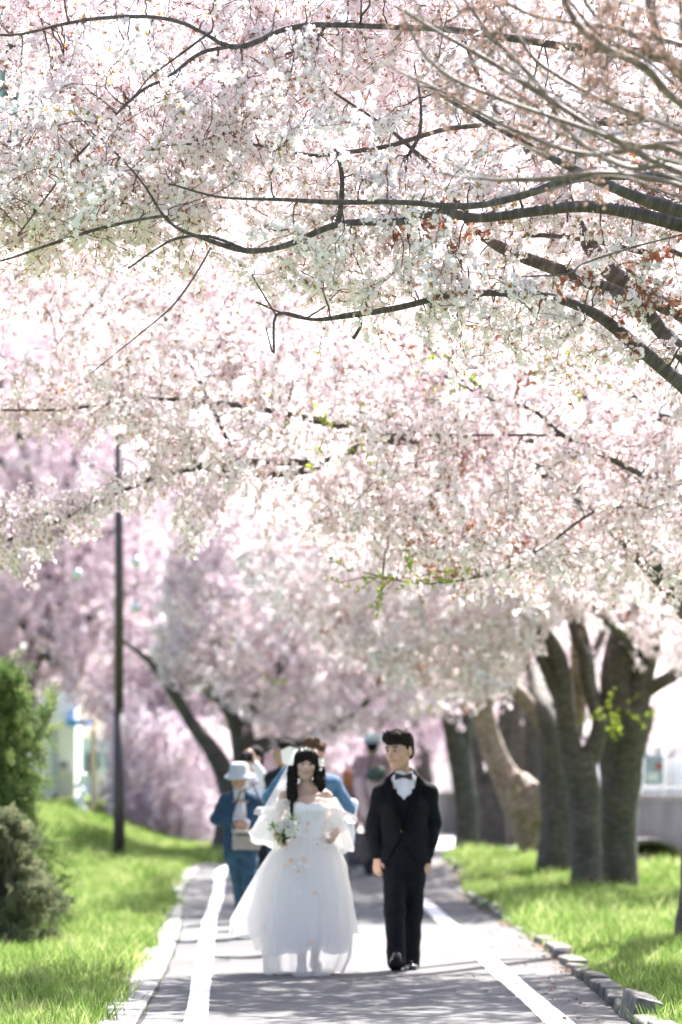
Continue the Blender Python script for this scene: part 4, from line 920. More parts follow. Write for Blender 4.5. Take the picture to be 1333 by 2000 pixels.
M['mauve'] = solid('mauve_jacket', (.30, .19, .22), (.36, .24, .27), rough=.9, scale=10, bump=.4)
M['palepink'] = solid('pale_pink_cloth', (.55, .38, .40), (.62, .45, .46), rough=.9, scale=10)
M['hatgrey'] = solid('pale_hat', (.34, .36, .39), (.42, .44, .47), rough=.9, scale=30, bump=.4)
M['teal'] = solid('pale_teal_hat', (.36, .45, .46), (.50, .58, .58), rough=.9, scale=50)
M['blackc'] = solid('black_cloth', (.008, .008, .011), (.016, .016, .02), rough=.9, scale=20)
M['canvas'] = solid('grey_canvas', (.26, .23, .20), (.32, .285, .25), rough=.9, scale=20, bump=.4)
M['greenbag'] = solid('dark_green_nylon', (.035, .06, .05), (.07, .10, .08), rough=.6, scale=14)
M['maroon'] = solid('maroon_cloth', (.14, .035, .035), (.20, .06, .05), rough=.9)
M['orangehair'] = solid('auburn_hair', (.30, .10, .04), (.42, .18, .08), rough=.6, scale=30)
M['white'] = solid('white_plastic', (.82, .82, .82), (.78, .78, .79), rough=.5)
M['bluecloth'] = solid('blue_cloth', (.03, .12, .30), rough=.9)
mS, nS, oS = nodes('striped_top'); pS = N(nS, 'ShaderNodeBsdfPrincipled'); tS = N(nS, 'ShaderNodeTexCoord'); wS = N(nS, 'ShaderNodeTexWave', i_Scale=32.0); wS.bands_direction = 'Z'
nS.links.new(tS.outputs['Object'], wS.inputs['Vector']); nS.links.new(ramp(nS, wS.outputs['Fac'], [(.4, (.60, .58, .57)), (.6, (.26, .25, .27))]), pS.inputs['Base Color']); pS.inputs['Roughness'].default_value = .9; nS.links.new(pS.outputs[0], oS.inputs[0]); M['stripe'] = mS
mF, nF, oF = nodes('floral_fabric'); pF = N(nF, 'ShaderNodeBsdfPrincipled'); tF = N(nF, 'ShaderNodeTexCoord'); vF = N(nF, 'ShaderNodeTexVoronoi', i_Scale=16.0)
nF.links.new(tF.outputs['Object'], vF.inputs['Vector']); nF.links.new(ramp(nF, vF.outputs['Distance'], [(.1, (.42, .08, .08)), (.3, (.10, .08, .09)), (.6, (.05, .05, .06))]), pF.inputs['Base Color']); nF.links.new(pF.outputs[0], oF.inputs[0]); M['floral'] = mF

class Fig:
    """pixel-to-figure coordinates of somebody standing at distance d"""
    def __init__(s, name, px, d, label, cat='person', group=None, z=None):
        X = (px - CX) / FPX * d; s.d = d; s.o = Vector((X, d, h(X, d) if z is None else z)); s.root = empty(name, s.o, label, cat, group)
    def q(s, px, py, dy=0.0): return Vector(((px - CX) / FPX * s.d, s.d + dy, CAMZ + (HY - py) / FPX * s.d)) - s.o
def RZ(yaw, pitch=0, roll=0): return (Matrix.Rotation(R(yaw), 3, 'Z') @ Matrix.Rotation(R(pitch), 3, 'X') @ Matrix.Rotation(R(roll), 3, 'Y'))
def trousers(f, J, mat, r=(.095, .075, .068), top=None, k=.03, res=.009, name='trousers', sag=.004, hw=.165):
    pel = J['pelvis']; P = [lofts([(pel.z - .10, pel.x, pel.y, .15, .10), (pel.z + .02, pel.x, pel.y, hw, .118), ((top or pel.z + .12), pel.x, pel.y, hw - .015, .11)], k=.04)]
    for i in (0, 1):
        P += [cap(J['hip'][i], J['kn'][i], r[0], r[1], k=k), cap(J['kn'][i], J['an'][i] + Vector((0, .01, .035)), r[1], r[2], k=.02)]
        P += [cap(J['an'][i] + Vector((0, .005, .03)), J['an'][i] + Vector((0, -.005, -.035)), r[2] + .004, r[2] + .002, k=.01)]
    for i in (0, 1):
        zc = J['an'][i].z - .045
    return sdf_obj(name, P, mat, f.root, res, wob=sag, wf=26)
def shoe(an, toe, mat, parent, w=.042, lift=0, name='shoe', sole=None, heel=True):
    an, toe = Vector(an), Vector(toe); d = (toe - an); d.z = 0; L = d.length; d.normalize(); pitch = math.atan2(toe.z - (an.z - .075), L)
    u = Vector((d.x * math.cos(pitch), d.y * math.cos(pitch), math.sin(pitch))); n = d.cross(Vector((0, 0, 1))).cross(d).normalized(); hb = an - d * .045 + Vector((0, 0, -.065))
    P = [cap(hb, hb + u * .10, w * .82, w * .86, k=.02), cap(hb + u * .10, hb + u * .225, w * .98, w * .72, k=.03), cap(an + Vector((0, 0, .0)), hb + u * .02 + Vector((0, 0, .02)), w * .9, w * .85, k=.02)]
    nn = Vector((-u.x * math.sin(pitch), -u.y * math.sin(pitch), math.cos(pitch))) if abs(pitch) > .001 else Vector((0, 0, 1))
    nn = (Vector((0, 0, 1)) - u * u.z).normalized(); bp_ = hb - nn * w * .62
    P.append(func(lambda X, Y, Z: (X - bp_.x) * nn.x + (Y - bp_.y) * nn.y + (Z - bp_.z) * nn.z)) ; P[-1]['op'] = 'sub'
    o = sdf_obj(name, P, mat, parent, .006)
    s1 = [bp_ + u * t * .29 - u * .035 + d.cross(Vector((0, 0, 1))) * q * w * ww for q in (1, -1) for t, ww in ()]
    outline = [(-.04, .30), (-.03, .62), (.03, .80), (.10, .82), (.17, 1.0), (.22, .9), (.255, .55), (.268, .1)]
    sd2 = d.cross(Vector((0, 0, 1))); pts = [bp_ + u * t + sd2 * w * q for t, q in outline] + [bp_ + u * t - sd2 * w * q for t, q in reversed(outline)]
    top_ = [p + nn * .004 for p in pts]; bot = [p - nn * .008 for p in pts]; vs, fs = ring_mesh([bot, top_]); sl2 = mesh_obj('sole', vs, fs, sole or M['blackc'], o, smooth=False)
    if heel: hz = bp_ - u * .005 - nn * .019; box('heel', hz, (w * 1.5, .06, .022), sole or M['blackc'], o, rz=math.atan2(d.y, d.x) - math.pi / 2, rx=pitch)
    return o

# ------------------------------------------------------------------ lamp post, walls, buildings, small things
M['postpaint'] = solid('dark_brown_paint', (.060, .044, .050), (.078, .058, .066), rough=.5, scale=6)
M['whitepaint'] = solid('white_metal_paint', (.80, .81, .82), (.74, .75, .77), rough=.4)
M['render_white'] = solid('white_render', (.84, .84, .83), (.78, .78, .78), rough=.85, scale=1.5, bump=.1)
M['wallc'] = solid('weathered_concrete', (.15, .16, .175), (.22, .23, .245), rough=.9, scale=1.3, bump=.4, bscale=30, detail=9)
M['glassd'] = solid('dark_window_glass', (.015, .02, .035), (.03, .04, .06), rough=.25, spec=.3, scale=.6)
M['frame_grey'] = solid('grey_blue_metal', (.30, .36, .40), (.36, .42, .45), rough=.5)
M['wood'] = solid('pale_timber', (.74, .56, .34), (.80, .64, .42), rough=.75, scale=12)
M['woodbrown'] = solid('brown_timber', (.28, .18, .11), (.36, .24, .16), rough=.8, scale=12)
M['bluesign'] = solid('blue_panel', (.05, .22, .58), (.07, .26, .62), rough=.4)
M['globe'] = solid('opal_globe', (.82, .85, .86), rough=.25)
M['bucket_w'] = solid('ivory_plastic', (.58, .56, .48), (.64, .62, .55), rough=.5); M['bucket_g'] = solid('lime_plastic', (.35, .48, .05), rough=.5)
M['tiles_red'] = solid('poster_red', (.55, .10, .12), rough=.6); M['graycard'] = solid('grey_notice', (.42, .46, .52), rough=.6)
# lamp post
Lp = empty('lamp_post', at(233, 0, 53).xy.to_3d() + Vector((0, 0, h(at(233, 0, 53).x, 53))), 'slim dark brown lamp post standing on the grass left of the path', 'lamp post')
lz = Lp.location.z; zt = at(0, 845, 53).z - lz; zj = at(0, 1392, 53).z - lz
def cyl(name, z0, z1, r0, r1, mat, parent, n=20, off=(0, 0)): return mesh_obj(name, *ring_mesh([[Vector((off[0] + r * math.cos(2 * math.pi * j / n), off[1] + r * math.sin(2 * math.pi * j / n), z)) for j in range(n)] for z, r in ((z0, r0), (z1, r1))]), mat, parent)
cyl('base', -.05, zj, .080, .077, M['postpaint'], Lp); cyl('collar', zj, zj + .03, .083, .068, M['postpaint'], Lp); cyl('pole', zj + .03, zt, .064, .058, M['postpaint'], Lp)
box('access_door', (0, -.080, .9), (.07, .012, .32), M['postpaint'], Lp, bev=.003)
tube_obj('bracket', [Vector((0, 0, zt - .75)), Vector((.02, -.08, zt - .68)), Vector((.0, -.1, zt - .55))], [.03, .035, .03], M['postpaint'], Lp, 8)
hd = cyl('lamp_head', zt - .02, zt + .12, .055, .16, M['postpaint'], Lp); cyl('cap', zt + .42, zt + .52, .17, .05, M['postpaint'], hd); cyl('diffuser', zt + .12, zt + .42, .14, .15, M['globe'], hd)
# globe lanterns hung in the lilac tree
for i, (px, py, lab) in enumerate(((151, 1121, 'white globe lantern hanging left of the lamp post'), (266, 1097, 'upper white globe lantern hanging just right of the lamp post'), (266, 1186, 'lower white globe lantern hanging just right of the lamp post'))):
    c = at(px, py, 55.5); g = empty('globe_lantern', c, lab, 'lantern', 'white globe lanterns in the lilac tree')
    blob('globe', (0, 0, 0), (.075, .075, .078), M['globe'], g); cyl('cap', .068, .10, .03, .02, M['postpaint'], g); tube_obj('cord', [Vector((0, 0, .1)), Vector((.02, .1, .8)), Vector((.05, .6, 1.6))], [.006] * 3, M['postpaint'], g, 5)
# retaining wall at right
W0, W1 = Vector((6.6, 59.0, 0)), Vector((1.2, 92.0, 0))
wl = empty('concrete_wall', (W0.x, W0.y, 0), 'grey stained concrete retaining wall behind the cherry row at the right', 'wall')
dW = (W1 - W0).normalized(); nW = Vector((dW.y, -dW.x, 0)); 
def wbox(name, s0, s1, z0, z1, th, mat, parent, off=0.0):
    P_ = []
    for z in (z0, z1):
        for s_, o_ in ((s0, off - th / 2), (s1, off - th / 2), (s1, off + th / 2), (s0, off + th / 2)): P_.append(dW * s_ + nW * o_ + Vector((0, 0, z)))
    return mesh_obj(name, P_, BOXF, mat, parent, smooth=False)
LW = (W1 - W0).length
for k in range(int(LW / 3) + 3): s0 = -6 + 3 * k; bevel(wbox('wall_panel', s0 + .012, s0 + 2.988, -.3, 1.10, .35, M['wallc'], wl), .012)
wbox('wall_joint_backing', -6, LW + 3, -.3, 1.07, .25, M['crack'], wl)
for k in range(int(LW / 3) + 3): s0 = -6 + 3 * k; bevel(wbox('coping', s0 + .01, s0 + 2.99, 1.10, 1.19, .45, M['concrete'], wl), .01)
rl = empty('railing', (W0.x, W0.y, 1.19), 'white metal railing on top of the concrete wall', 'railing')
for z_, r_ in ((.82, .032), (.58, .022), (.10, .02)): 
    o = tube_obj('rail', [dW * s_ + Vector((0, 0, z_)) for s_ in (-6, LW + 3)], [r_, r_], M['whitepaint'], rl, 8)
for k in range(26): 
    s_ = -6 + 1.6 * k
    if s_ < LW + 3: tube_obj('post', [dW * s_, dW * s_ + Vector((0, 0, .82))], [.03, .03], M['whitepaint'], rl, 8)
k = 0; s_ = -6
while s_ < LW + 3:
    tube_obj('baluster', [dW * s_ + Vector((0, 0, .1)), dW * s_ + Vector((0, 0, .58))], [.010, .010], M['whitepaint'], rl, 4); s_ += .2
nb_ = empty('notice_board', at(1278, 1500, 62), 'small notice board with grey sheet and red corner on the railing', 'sign')
box('board', (0, 0, -.03), (.30, .03, .46), M['graycard'], nb_); box('sheet', (-.02, -.02, -.14), (.18, .01, .14), M['white'], nb_); box('red_sheet', (.08, -.02, .03), (.10, .01, .10), M['tiles_red'], nb_)
# culvert mouth at the foot of the wall
cv = empty('culvert', at(1262, 1690, 56.5).xy.to_3d(), 'low dark half-arch culvert opening filled with gravel at the foot of the wall', 'culvert')
arc = [Vector((.62 * math.cos(a_) * 1.0 + .05, 0, .50 * math.sin(a_))) for a_ in np.linspace(.15, math.pi, 16)]
outer = [Vector((p.x * 1.12, 0, p.z * 1.14)) for p in arc]
ar = [[o_, p, p + Vector((0, .8, 0)), o_ + Vector((0, .8, 0))] for o_, p in zip(outer, arc)]
vs, fs = ring_mesh([list(r) for r in ar]); mesh_obj('arch', vs, fs, M['stone'], cv)
mesh_obj('dark_mouth', arc + [Vector((.65, 0, 0))] + [p + Vector((0, .05, 0)) for p in arc] + [Vector((.65, .05, 0))], [tuple(range(17)), tuple(range(33, 16, -1))], M['crack'], cv).location = (0, .35, 0)
blob('gravel_heap', (.12, .1, .02), (.55, .35, .26), M['stone'], cv, rough=.5)
# buckets, block, trolley bag at the path end
bk_ = empty('concrete_block', at(690, 1714, 51).xy.to_3d() + Vector((0, 0, h(0, 51))), 'square grey concrete block at the end of the path behind the couple', 'block')
bevel(box('block', (0, 0, .125), (.26, .30, .25), M['concrete'], bk_), .015)
bk2 = empty('concrete_block', at(668, 1714, 51.6).xy.to_3d() + Vector((0, 0, h(0, 51.6))), 'paler concrete block partly hidden by the edge of the wedding dress', 'block')
bevel(box('block', (0, 0, .15), (.24, .30, .30), M['concrete'], bk2), .015)
for px, mt, lab, s_ in ((712, 'bucket_w', 'ivory bucket beside the grey concrete block', 1), (737, 'bucket_g', 'lime green bucket beside the ivory bucket', .8)):
    b_ = empty('bucket', at(px, 1714, 50.6).xy.to_3d() + Vector((0, 0, h(0, 50.6))), lab, 'bucket')
    R_ = [[Vector((r * math.cos(a_), r * math.sin(a_), z)) * s_ for a_ in np.linspace(0, 2 * math.pi, 25)[:-1]] for z, r in ((0, .07), (.01, .074), (.2, .088), (.21, .094), (.222, .094), (.222, .082), (.03, .068))]
    vs, fs = ring_mesh(R_); mesh_obj('pail', vs, fs, M[mt], b_); tube_obj('bail', [Vector((.09 * s_ * math.cos(a_), .0, .2 * s_ + .06 * math.sin(a_))) for a_ in np.linspace(0, math.pi, 9)], [.004] * 9, M['frame_grey'], b_, 5)
tb = empty('trolley_bag', at(702, 1700, 50).xy.to_3d() + Vector((0, 0, h(0, 50) + .12)), 'dark trolley bag with red floral pattern between bride and groom', 'bag')
sdf_obj('bag_body', [lofts([(.0, 0, 0, .13, .09), (.08, 0, 0, .17, .11), (.35, 0, 0, .17, .11), (.44, 0, 0, .12, .08)], k=.03)], M['floral'], tb, .012, wob=.004)
for s_ in (-1, 1): o = bell('wheel', (s_ * .15 - .012, .02, -.05), (s_ * .15 + .012, .02, -.05), .065, .065, M['blackc'], tb, 20, 1, 0); blob('hub', (s_ * .15, .02, -.05), (.02, .03, .03), M['white'], o)
tube_obj('handle', [Vector((-.1, .08, 0)), Vector((-.1, .10, .6)), Vector((.1, .10, .6)), Vector((.1, .08, 0))], [.008] * 4, M['frame_grey'], tb, 6)
# white building at left beyond the bank, with dark windows and drain pipe
bl = empty('white_building', at(120, 0, 92).xy.to_3d(), 'white rendered building with small dark windows behind the grassy bank', 'building'); bl.location.z = .8
def bb_(name, px0, px1, py0, py1, dy, th, mat, parent=bl, Y=92):
    a, c = at(px0, py1, Y), at(px1, py0, Y); return box(name, ((a + c) / 2 + Vector((0, dy, 0))) - parent.location, (c.x - a.x, th, c.z - a.z), mat, parent)
bb_('wall', -150, 148, 1330, 1640, 1.0, 1.9, M['render_white'])
bb_('eave', -160, 152, 1318, 1331, .8, 2.6, M['frame_grey'])
for r_ in ((66, 88, 1402, 1430), (120, 132, 1489, 1501), (-40, -10, 1400, 1450), (20, 40, 1405, 1440)):
    w_ = bb_('window', *r_, .0, .10, M['glassd']); bb_('sill', r_[0] - 2, r_[1] + 2, r_[3], r_[3] + 3, -.04, .18, M['render_white']); bb_('window_frame', (r_[0] + r_[1]) / 2 - .7, (r_[0] + r_[1]) / 2 + .7, r_[2], r_[3], -.04, .14, M['whitepaint'])
bb_('drain_pipe', 104, 114, 1420, 1552, -.08, .10, M['frame_grey']); bb_('pipe_box', 104, 114, 1552, 1576, -.1, .16, M['glassd'])
for k in range(7): bb_('wall_batten', 122 + k * 5, 123 + k * 5, 1505, 1600, -.0, .12, M['render_white'])
bb_('canopy', 135, 178, 1407, 1418, -.5, 1.2, M['bluesign']); bb_('blue_light', 136, 143, 1390, 1400, -.1, .2, M['bluesign'])
fn = empty('white_fence', at(215, 0, 80).xy.to_3d(), 'white board fence with gaps behind the lamp post', 'fence')
for k in range(9): 
    x0 = 188 + k * 9
    bb_('board', x0, x0 + 6.4, 1500 + 3 * (k % 2), 1640, 0, .05, M['render_white'], fn, 80)
for z_ in (1520, 1600): bb_('fence_rail', 186, 270, z_, z_ + 5, .06, .05, M['render_white'], fn, 80)
tp_ = empty('timber_post', at(182, 0, 68).xy.to_3d(), 'pale yellow timber post standing left of the lamp post', 'post')
bevel(bb_('post', 177, 188, 1424, 1660, 0, .10, M['wood'], tp_, 68), .01); bb_('brace', 196, 200, 1520, 1655, .02, .05, M['woodbrown'], tp_, 68); bb_('stake', 214, 217, 1560, 1655, .02, .05, M['woodbrown'], tp_, 68)
# wrapped white statue-like standpipe with wash basin
sp_ = empty('white_standpipe', at(161, 0, 63).xy.to_3d() + Vector((0, 0, h(at(161, 0, 63).x, 63) - .2)), 'knobbly white wrapped standpipe on the grass before the timber post', 'standpipe')
o_z = sp_.location.z; P = [cap(at(159, 1650, 63) - sp_.location, at(160, 1560, 63) - sp_.location, .035, .05)]
for k in range(12): a_ = at(158 + 6 * math.sin(k * 1.9), 1620 - k * 9.5, 63) - sp_.location; P.append(ell(a_, (.06 + .015 * math.sin(k * 2.3), .05, .055), k=.02))
sdf_obj('wrapping', P, M['whitepaint'], sp_, .014, wob=.006, wf=40)
# tower block at the top left
tw = empty('tower_block', (at(-40, 0, 150).x, 150, 0), 'tall tower block with dark vertical glazing glimpsed at the top left corner', 'building')
def tb_(name, px0, px1, z0, z1, dy, th, mat, par=tw): 
    a, c = at(px0, 0, 150).x, at(px1, 0, 150).x; return box(name, ((a + c) / 2 - tw.location.x, dy, (z0 + z1) / 2), (c - a, th, z1 - z0), mat, par)
tb_('wall', -420, 37, 0, 45, 6.0, 10, M['render_white'])
for fl in range(14):
    z0 = 3 * fl + 1.0
    for px0 in [-400 + 48 * k for k in range(8)] + [0]:
        wN = tb_('window', px0 - 8 if px0 else 2, px0 + 22 if px0 else 14, z0, z0 + 2.6, .95, .3, M['glassd'])
    tb_('window', 16, 37, z0, z0 + 2.6, .95, .3, M['glassd']); tb_('floor_band', -420, 38, z0 + 2.62, z0 + 2.98, .85, .5, M['whitepaint'])
for k in range(4): tb_('mullion', 4 + 9 * k, 5.4 + 9 * k, 0, 45, .7, .2, M['frame_grey'])
# pale building beyond the railing
pb = empty('pale_building', at(1320, 0, 112).xy.to_3d(), 'pale glazed building beyond the white railing', 'building')
bb_('wall', 1120, 1700, 1370, 1590, 2, 3.6, M['plaza'], pb, 112)
for k in range(12): 
    w_ = bb_('window', 1140 + k * 44, 1166 + k * 44, 1412, 1450 + 0, .1, .2, M['glassd'], pb, 112); bb_('window', 1140 + k * 44, 1170 + k * 44, 1470, 1560, .1, .2, M['frame_grey'], pb, 112)
lf = empty('white_building', at(400, 0, 150).xy.to_3d(), 'long pale facade closing the far end of the avenue low behind the cherries', 'building')
bb_('wall', 150, 1000, 1440, 1580, 2, 3.6, M['render_white'], lf, 150)
for k in range(14): bb_('window', 170 + k * 58, 192 + k * 58, 1470, 1510, .1, .2, M['glassd'], lf, 150)

# ------------------------------------------------------------------ groom
G = Fig('groom', 788, 28.2, 'young man in black suit and bow tie walking with arms down, looking aside', z=0); q = G.q
J = dict(head=q(779, 1468, -.02), neck=q(790, 1517, .02), chest=q(790, 1572, 0), waist=q(791, 1625, 0), pelvis=q(791, 1672, 0),
         sh=[q(744, 1547, .02), q(838, 1547, .02)], el=[q(731, 1611, .05), q(848, 1611, .06)], wr=[q(737, 1673, -.03), q(836, 1671, -.02)],
         hip=[q(773, 1680), q(810, 1680)], kn=[q(771, 1775, -.10), q(806, 1776, .02)], an=[q(773, 1867, -.16), q(804, 1873, .12)], toe=[q(774, 1882, -.38), q(806, 1893, -.08)])
Mg = RZ(-36, 7, -2)
gb = body('body', J, M['skin'], G.root, 1.0, Mg, hs=1.18, hands=[((-.02, -.10, -1), (.5, .55, 0), .55, 1), ((.0, -.12, -1), (-.5, .5, 0), .75, -1)], res=.006)
face_parts(gb, J['head'], Mg, 1.18, None, M['hair'], M['lip_m'], squint=.8)
HG = lambda x, y, z: J['head'] + Mg @ (Vector((x, y, z)) * 1.18)
P = [ell(HG(0, .026, .056), (.098, .112, .094), Mg, k=.02), ell(HG(0, -.045, .092), (.088, .074, .056), Mg, k=.02), ell(HG(0, .070, .0), (.080, .052, .080), Mg, k=.02)]
P += [cap(HG(s_ * .072, .01, .055), HG(s_ * .074, -.004, .016), .016, .008, k=.01) for s_ in (-1, 1)]
rr_ = random.Random(5)
for i in range(46):
    a = rr_.uniform(-1.5, 1.5); t = rr_.uniform(.1, 1); b0 = Vector((.066 * math.sin(a) * t, -.055 * math.cos(a) * t + .0, .112 + .022 * (1 - t))); e = b0 + Vector((.030 * math.sin(a) + rr_.uniform(-.02, .02), -.030 * math.cos(a) * t + rr_.uniform(-.01, .01), rr_.uniform(-.034, .014)))
    P.append(cap(HG(*b0), HG(*e), .012, .0035, k=.006))
for i in range(30):
    a = rr_.uniform(0, 6.28); z = rr_.uniform(.04, .12); b0 = Vector((.072 * math.cos(a), .03 + .085 * math.sin(a), z)); e = b0 * 1.07 + Vector((0, 0, rr_.uniform(-.02, .015)));
    if math.sin(a) > -.5: P.append(cap(HG(*b0), HG(*e), .013, .005, k=.008))
P.append(ell(HG(0, -.125, -.006), (.082, .092, .072), Mg, op='sub'))
sdf_obj('hair', P, M['hair'], gb, .005, wob=.0016, wf=130)
ch, wa, pe = J['chest'], J['waist'], J['pelvis']
# shirt, waistcoat, jacket
sdf_obj('shirt', [lofts([(wa.z, wa.x, 0, .14, .105), (ch.z, ch.x, 0, .165, .118), (ch.z + .12, ch.x, .01, .13, .085)], k=.03), cap(J['neck'] + Vector((0, 0, -.02)), J['neck'] + Vector((-.005, -.006, .035)), .066, .062, k=.02), cap(J['neck'] + Vector((0, -.02, -.03)), J['chest'] + Vector((0, -.02, .08)), .066, .082, k=.03), cap(J['sh'][0].lerp(J['neck'], .7), J['neck'] + Vector((0, 0, .0)), .054, .058, k=.02), cap(J['sh'][1].lerp(J['neck'], .7), J['neck'] + Vector((0, 0, .0)), .054, .058, k=.02),
                  func(lambda X, Y, Z, n_=J['neck']: (Z - (n_.z + .040 + (Y - n_.y) * .30)) + 0 * X, 'int')], M['shirt'], G.root, .006)
bell('collar_band', J['neck'] + Vector((0, -.004, -.02)), J['neck'] + Vector((-.004, -.010, .040)), .069, .066, M['shirt'], G.root, 28, 3, 0)
for s_ in (-1, 1):
    a = J['neck'] + Vector((s_ * .006, -.068, .02)); cvs = [a, a + Vector((s_ * .056, .040, .026)), a + Vector((s_ * .052, .012, -.012)), a + Vector((s_ * .030, -.014, -.030))]
    o = mesh_obj('collar', cvs + [c_ + Vector((0, .006, 0)) for c_ in cvs], [(0, 1, 2, 3), (7, 6, 5, 4), (0, 4, 5, 1), (1, 5, 6, 2), (2, 6, 7, 3), (3, 7, 4, 0)], M['shirt'], G.root)
vz = q(787, 1562).z; nz_ = J['neck'].z
def vcut(w0, ztop, zbot, x0=0.0, ylim=0.0):
    return lambda X, Y, Z: np.maximum(np.maximum(np.abs(X - x0) - w0 * np.minimum(1.0, (Z - zbot) / (ztop - zbot)), zbot - Z), Y - ylim)
sdf_obj('waistcoat', [lofts([(wa.z - .10, wa.x, 0, .150, .115), (wa.z, wa.x, 0, .148, .115), (ch.z, ch.x, 0, .175, .128), (ch.z + .12, ch.x, .01, .14, .095)], k=.03), func(vcut(.10, nz_ + .01, vz - .004, ch.x - .004), 'sub')], M['suit'], G.root, .007)
P = [lofts([(q(790, 1686).z, pe.x, 0, .198, .140), (pe.z + .03, pe.x, 0, .186, .140), (wa.z + .03, wa.x, 0, .166, .134), (ch.z, ch.x, 0, .190, .146), (ch.z + .07, ch.x, .01, .150, .112)], k=.05),
     cap(J['sh'][0] + Vector((.012, 0, -.006)), J['neck'] + Vector((-.024, .02, .006)), .060, .064, k=.04), cap(J['sh'][1] + Vector((-.012, 0, -.006)), J['neck'] + Vector((.024, .02, .006)), .060, .064, k=.04)]
for i in (0, 1):
    P += [cap(J['sh'][i], J['el'][i], .066, .056, k=.028), cap(J['el'][i], J['wr'][i].lerp(J['el'][i], .06), .056, .043, k=.012)]
btn = q(785, 1622)
P += [func(vcut(.098, nz_ + .01, btn.z, ch.x - .006, .0), 'sub'), func(lambda X, Y, Z: np.maximum(np.maximum(np.abs(X - btn.x) - .11 * np.clip((btn.z - .03 - Z) / .2, 0, 2) ** 1.0, Z - btn.z + .03), Y), 'sub'),
      func(lambda X, Y, Z, n_=J['neck']: np.sqrt((X - n_.x) ** 2 + (Y - n_.y + .015) ** 2 + ((Z - n_.z - .05) * .8) ** 2) - .062, 'sub')]
jk = sdf_obj('jacket', P, M['suit'], G.root, .006, wob=.0042, wf=21)
for s_ in (-1, 1):      # lapels laid on the chest
    cx_ = ch.x - .006; pts = []
    for t in np.linspace(0, 1, 9):
        z = btn.z + (nz_ + .005 - btn.z) * t; xi = .098 * t + .002; wd_ = .012 + .046 * min(1, t * 1.25) if t < .8 else .052 - .10 * (t - .8)
        ys_ = lambda x: -.150 * math.sqrt(max(.05, 1 - (x / .205) ** 2)) + .035 * max(0, t - .45) - .002
        pts.append((Vector((cx_ + s_ * xi, ys_(xi) - .004, z)), Vector((cx_ + s_ * (xi + wd_), ys_(xi + wd_) - .006, z - .012))))
    vs = [p for ab in pts for p in ab] + [p + Vector((0, .010, 0)) for ab in pts for p in ab]; n9 = len(pts); fs = []
    for i in range(n9 - 1): fs += [(2 * i, 2 * i + 1, 2 * i + 3, 2 * i + 2), (2 * n9 + 2 * i, 2 * n9 + 2 * i + 2, 2 * n9 + 2 * i + 3, 2 * n9 + 2 * i + 1), (2 * i + 1, 2 * n9 + 2 * i + 1, 2 * n9 + 2 * i + 3, 2 * i + 3), (2 * i, 2 * i + 2, 2 * n9 + 2 * i + 2, 2 * n9 + 2 * i)]
    mesh_obj('lapel', vs, fs, M['lapel'], jk)
blob('button', (btn.x, -.150, btn.z), (.009, .005, .009), M['brass'], jk)
blob('lapel_pin', q(819, 1520, -.105), (.013, .005, .006), M['brass'], jk)
bw = J['neck'] + Vector((-.006, -.078, .003))
for s_ in (-1, 1):
    rows = [[bw + Vector((s_ * x, -y, z)) for y, z in ((0, -hh_), (.012, -hh_), (.016, 0), (.012, hh_), (0, hh_))] for x, hh_ in ((.004, .010), (.03, .017), (.060, .027), (.064, .026))]
    vs, fs = ring_mesh(rows); mesh_obj('bow_tie', vs, fs, M['bow'], G.root)
blob('bow_knot', bw + Vector((0, -.012, 0)), (.010, .010, .012), M['bow'], G.root)
for i in (0, 1): bell('cuff', J['wr'][i].lerp(J['el'][i], .10), J['wr'][i].lerp(J['el'][i], .02), .034, .034, M['shirt'], G.root, 16, 2, 0)
trousers(G, J, M['suit'], (.096, .078, .066), res=.008, sag=.0035)
shoe(J['an'][0], J['toe'][0] + Vector((0, 0, .06)), M['patent'], G.root, .046)
shoe(J['an'][1], J['toe'][1], M['patent'], G.root, .044)

# ------------------------------------------------------------------ bride
Bd = Fig('bride', 598, 27.6, 'bride with long dark hair in an off-shoulder white tulle wedding dress', z=0); q = Bd.q
J = dict(head=q(598, 1495, -.01), neck=q(600, 1538, .02), chest=q(600, 1584, 0), waist=q(602, 1630, 0), pelvis=q(603, 1668, 0),
         sh=[q(557, 1556, .02), q(638, 1556, .02)], el=[q(541, 1603, .05), q(660, 1604, .06)], wr=[q(541, 1632, -.10), q(657, 1624, -.10)],
         hip=[q(588, 1680), q(618, 1680)], kn=[q(590, 1775, -.04), q(618, 1772, .02)], an=[q(590, 1878, -.05), q(616, 1862, .12)], toe=[q(589, 1893, -.20), q(622, 1888, .0)])
Mb = RZ(5, 3, 3)
bb = body('body', J, M['skin_fair'], Bd.root, .92, Mb, True, hands=[((.35, -.45, -.6), (.6, .3, .4), 1.1, 1), ((-.3, -.5, -.7), (-.6, .3, .2), .9, -1)], res=.006)
face_parts(bb, J['head'], Mb, .92, None, M['hair'], M['lip'], True)
HB = lambda x, y, z: J['head'] + Mb @ (Vector((x, y, z)) * .92)
P = [ell(HB(0, .028, .055), (.086, .092, .078), Mb, k=.02), ell(HB(0, .07, -.02), (.076, .05, .10), Mb, k=.03)]
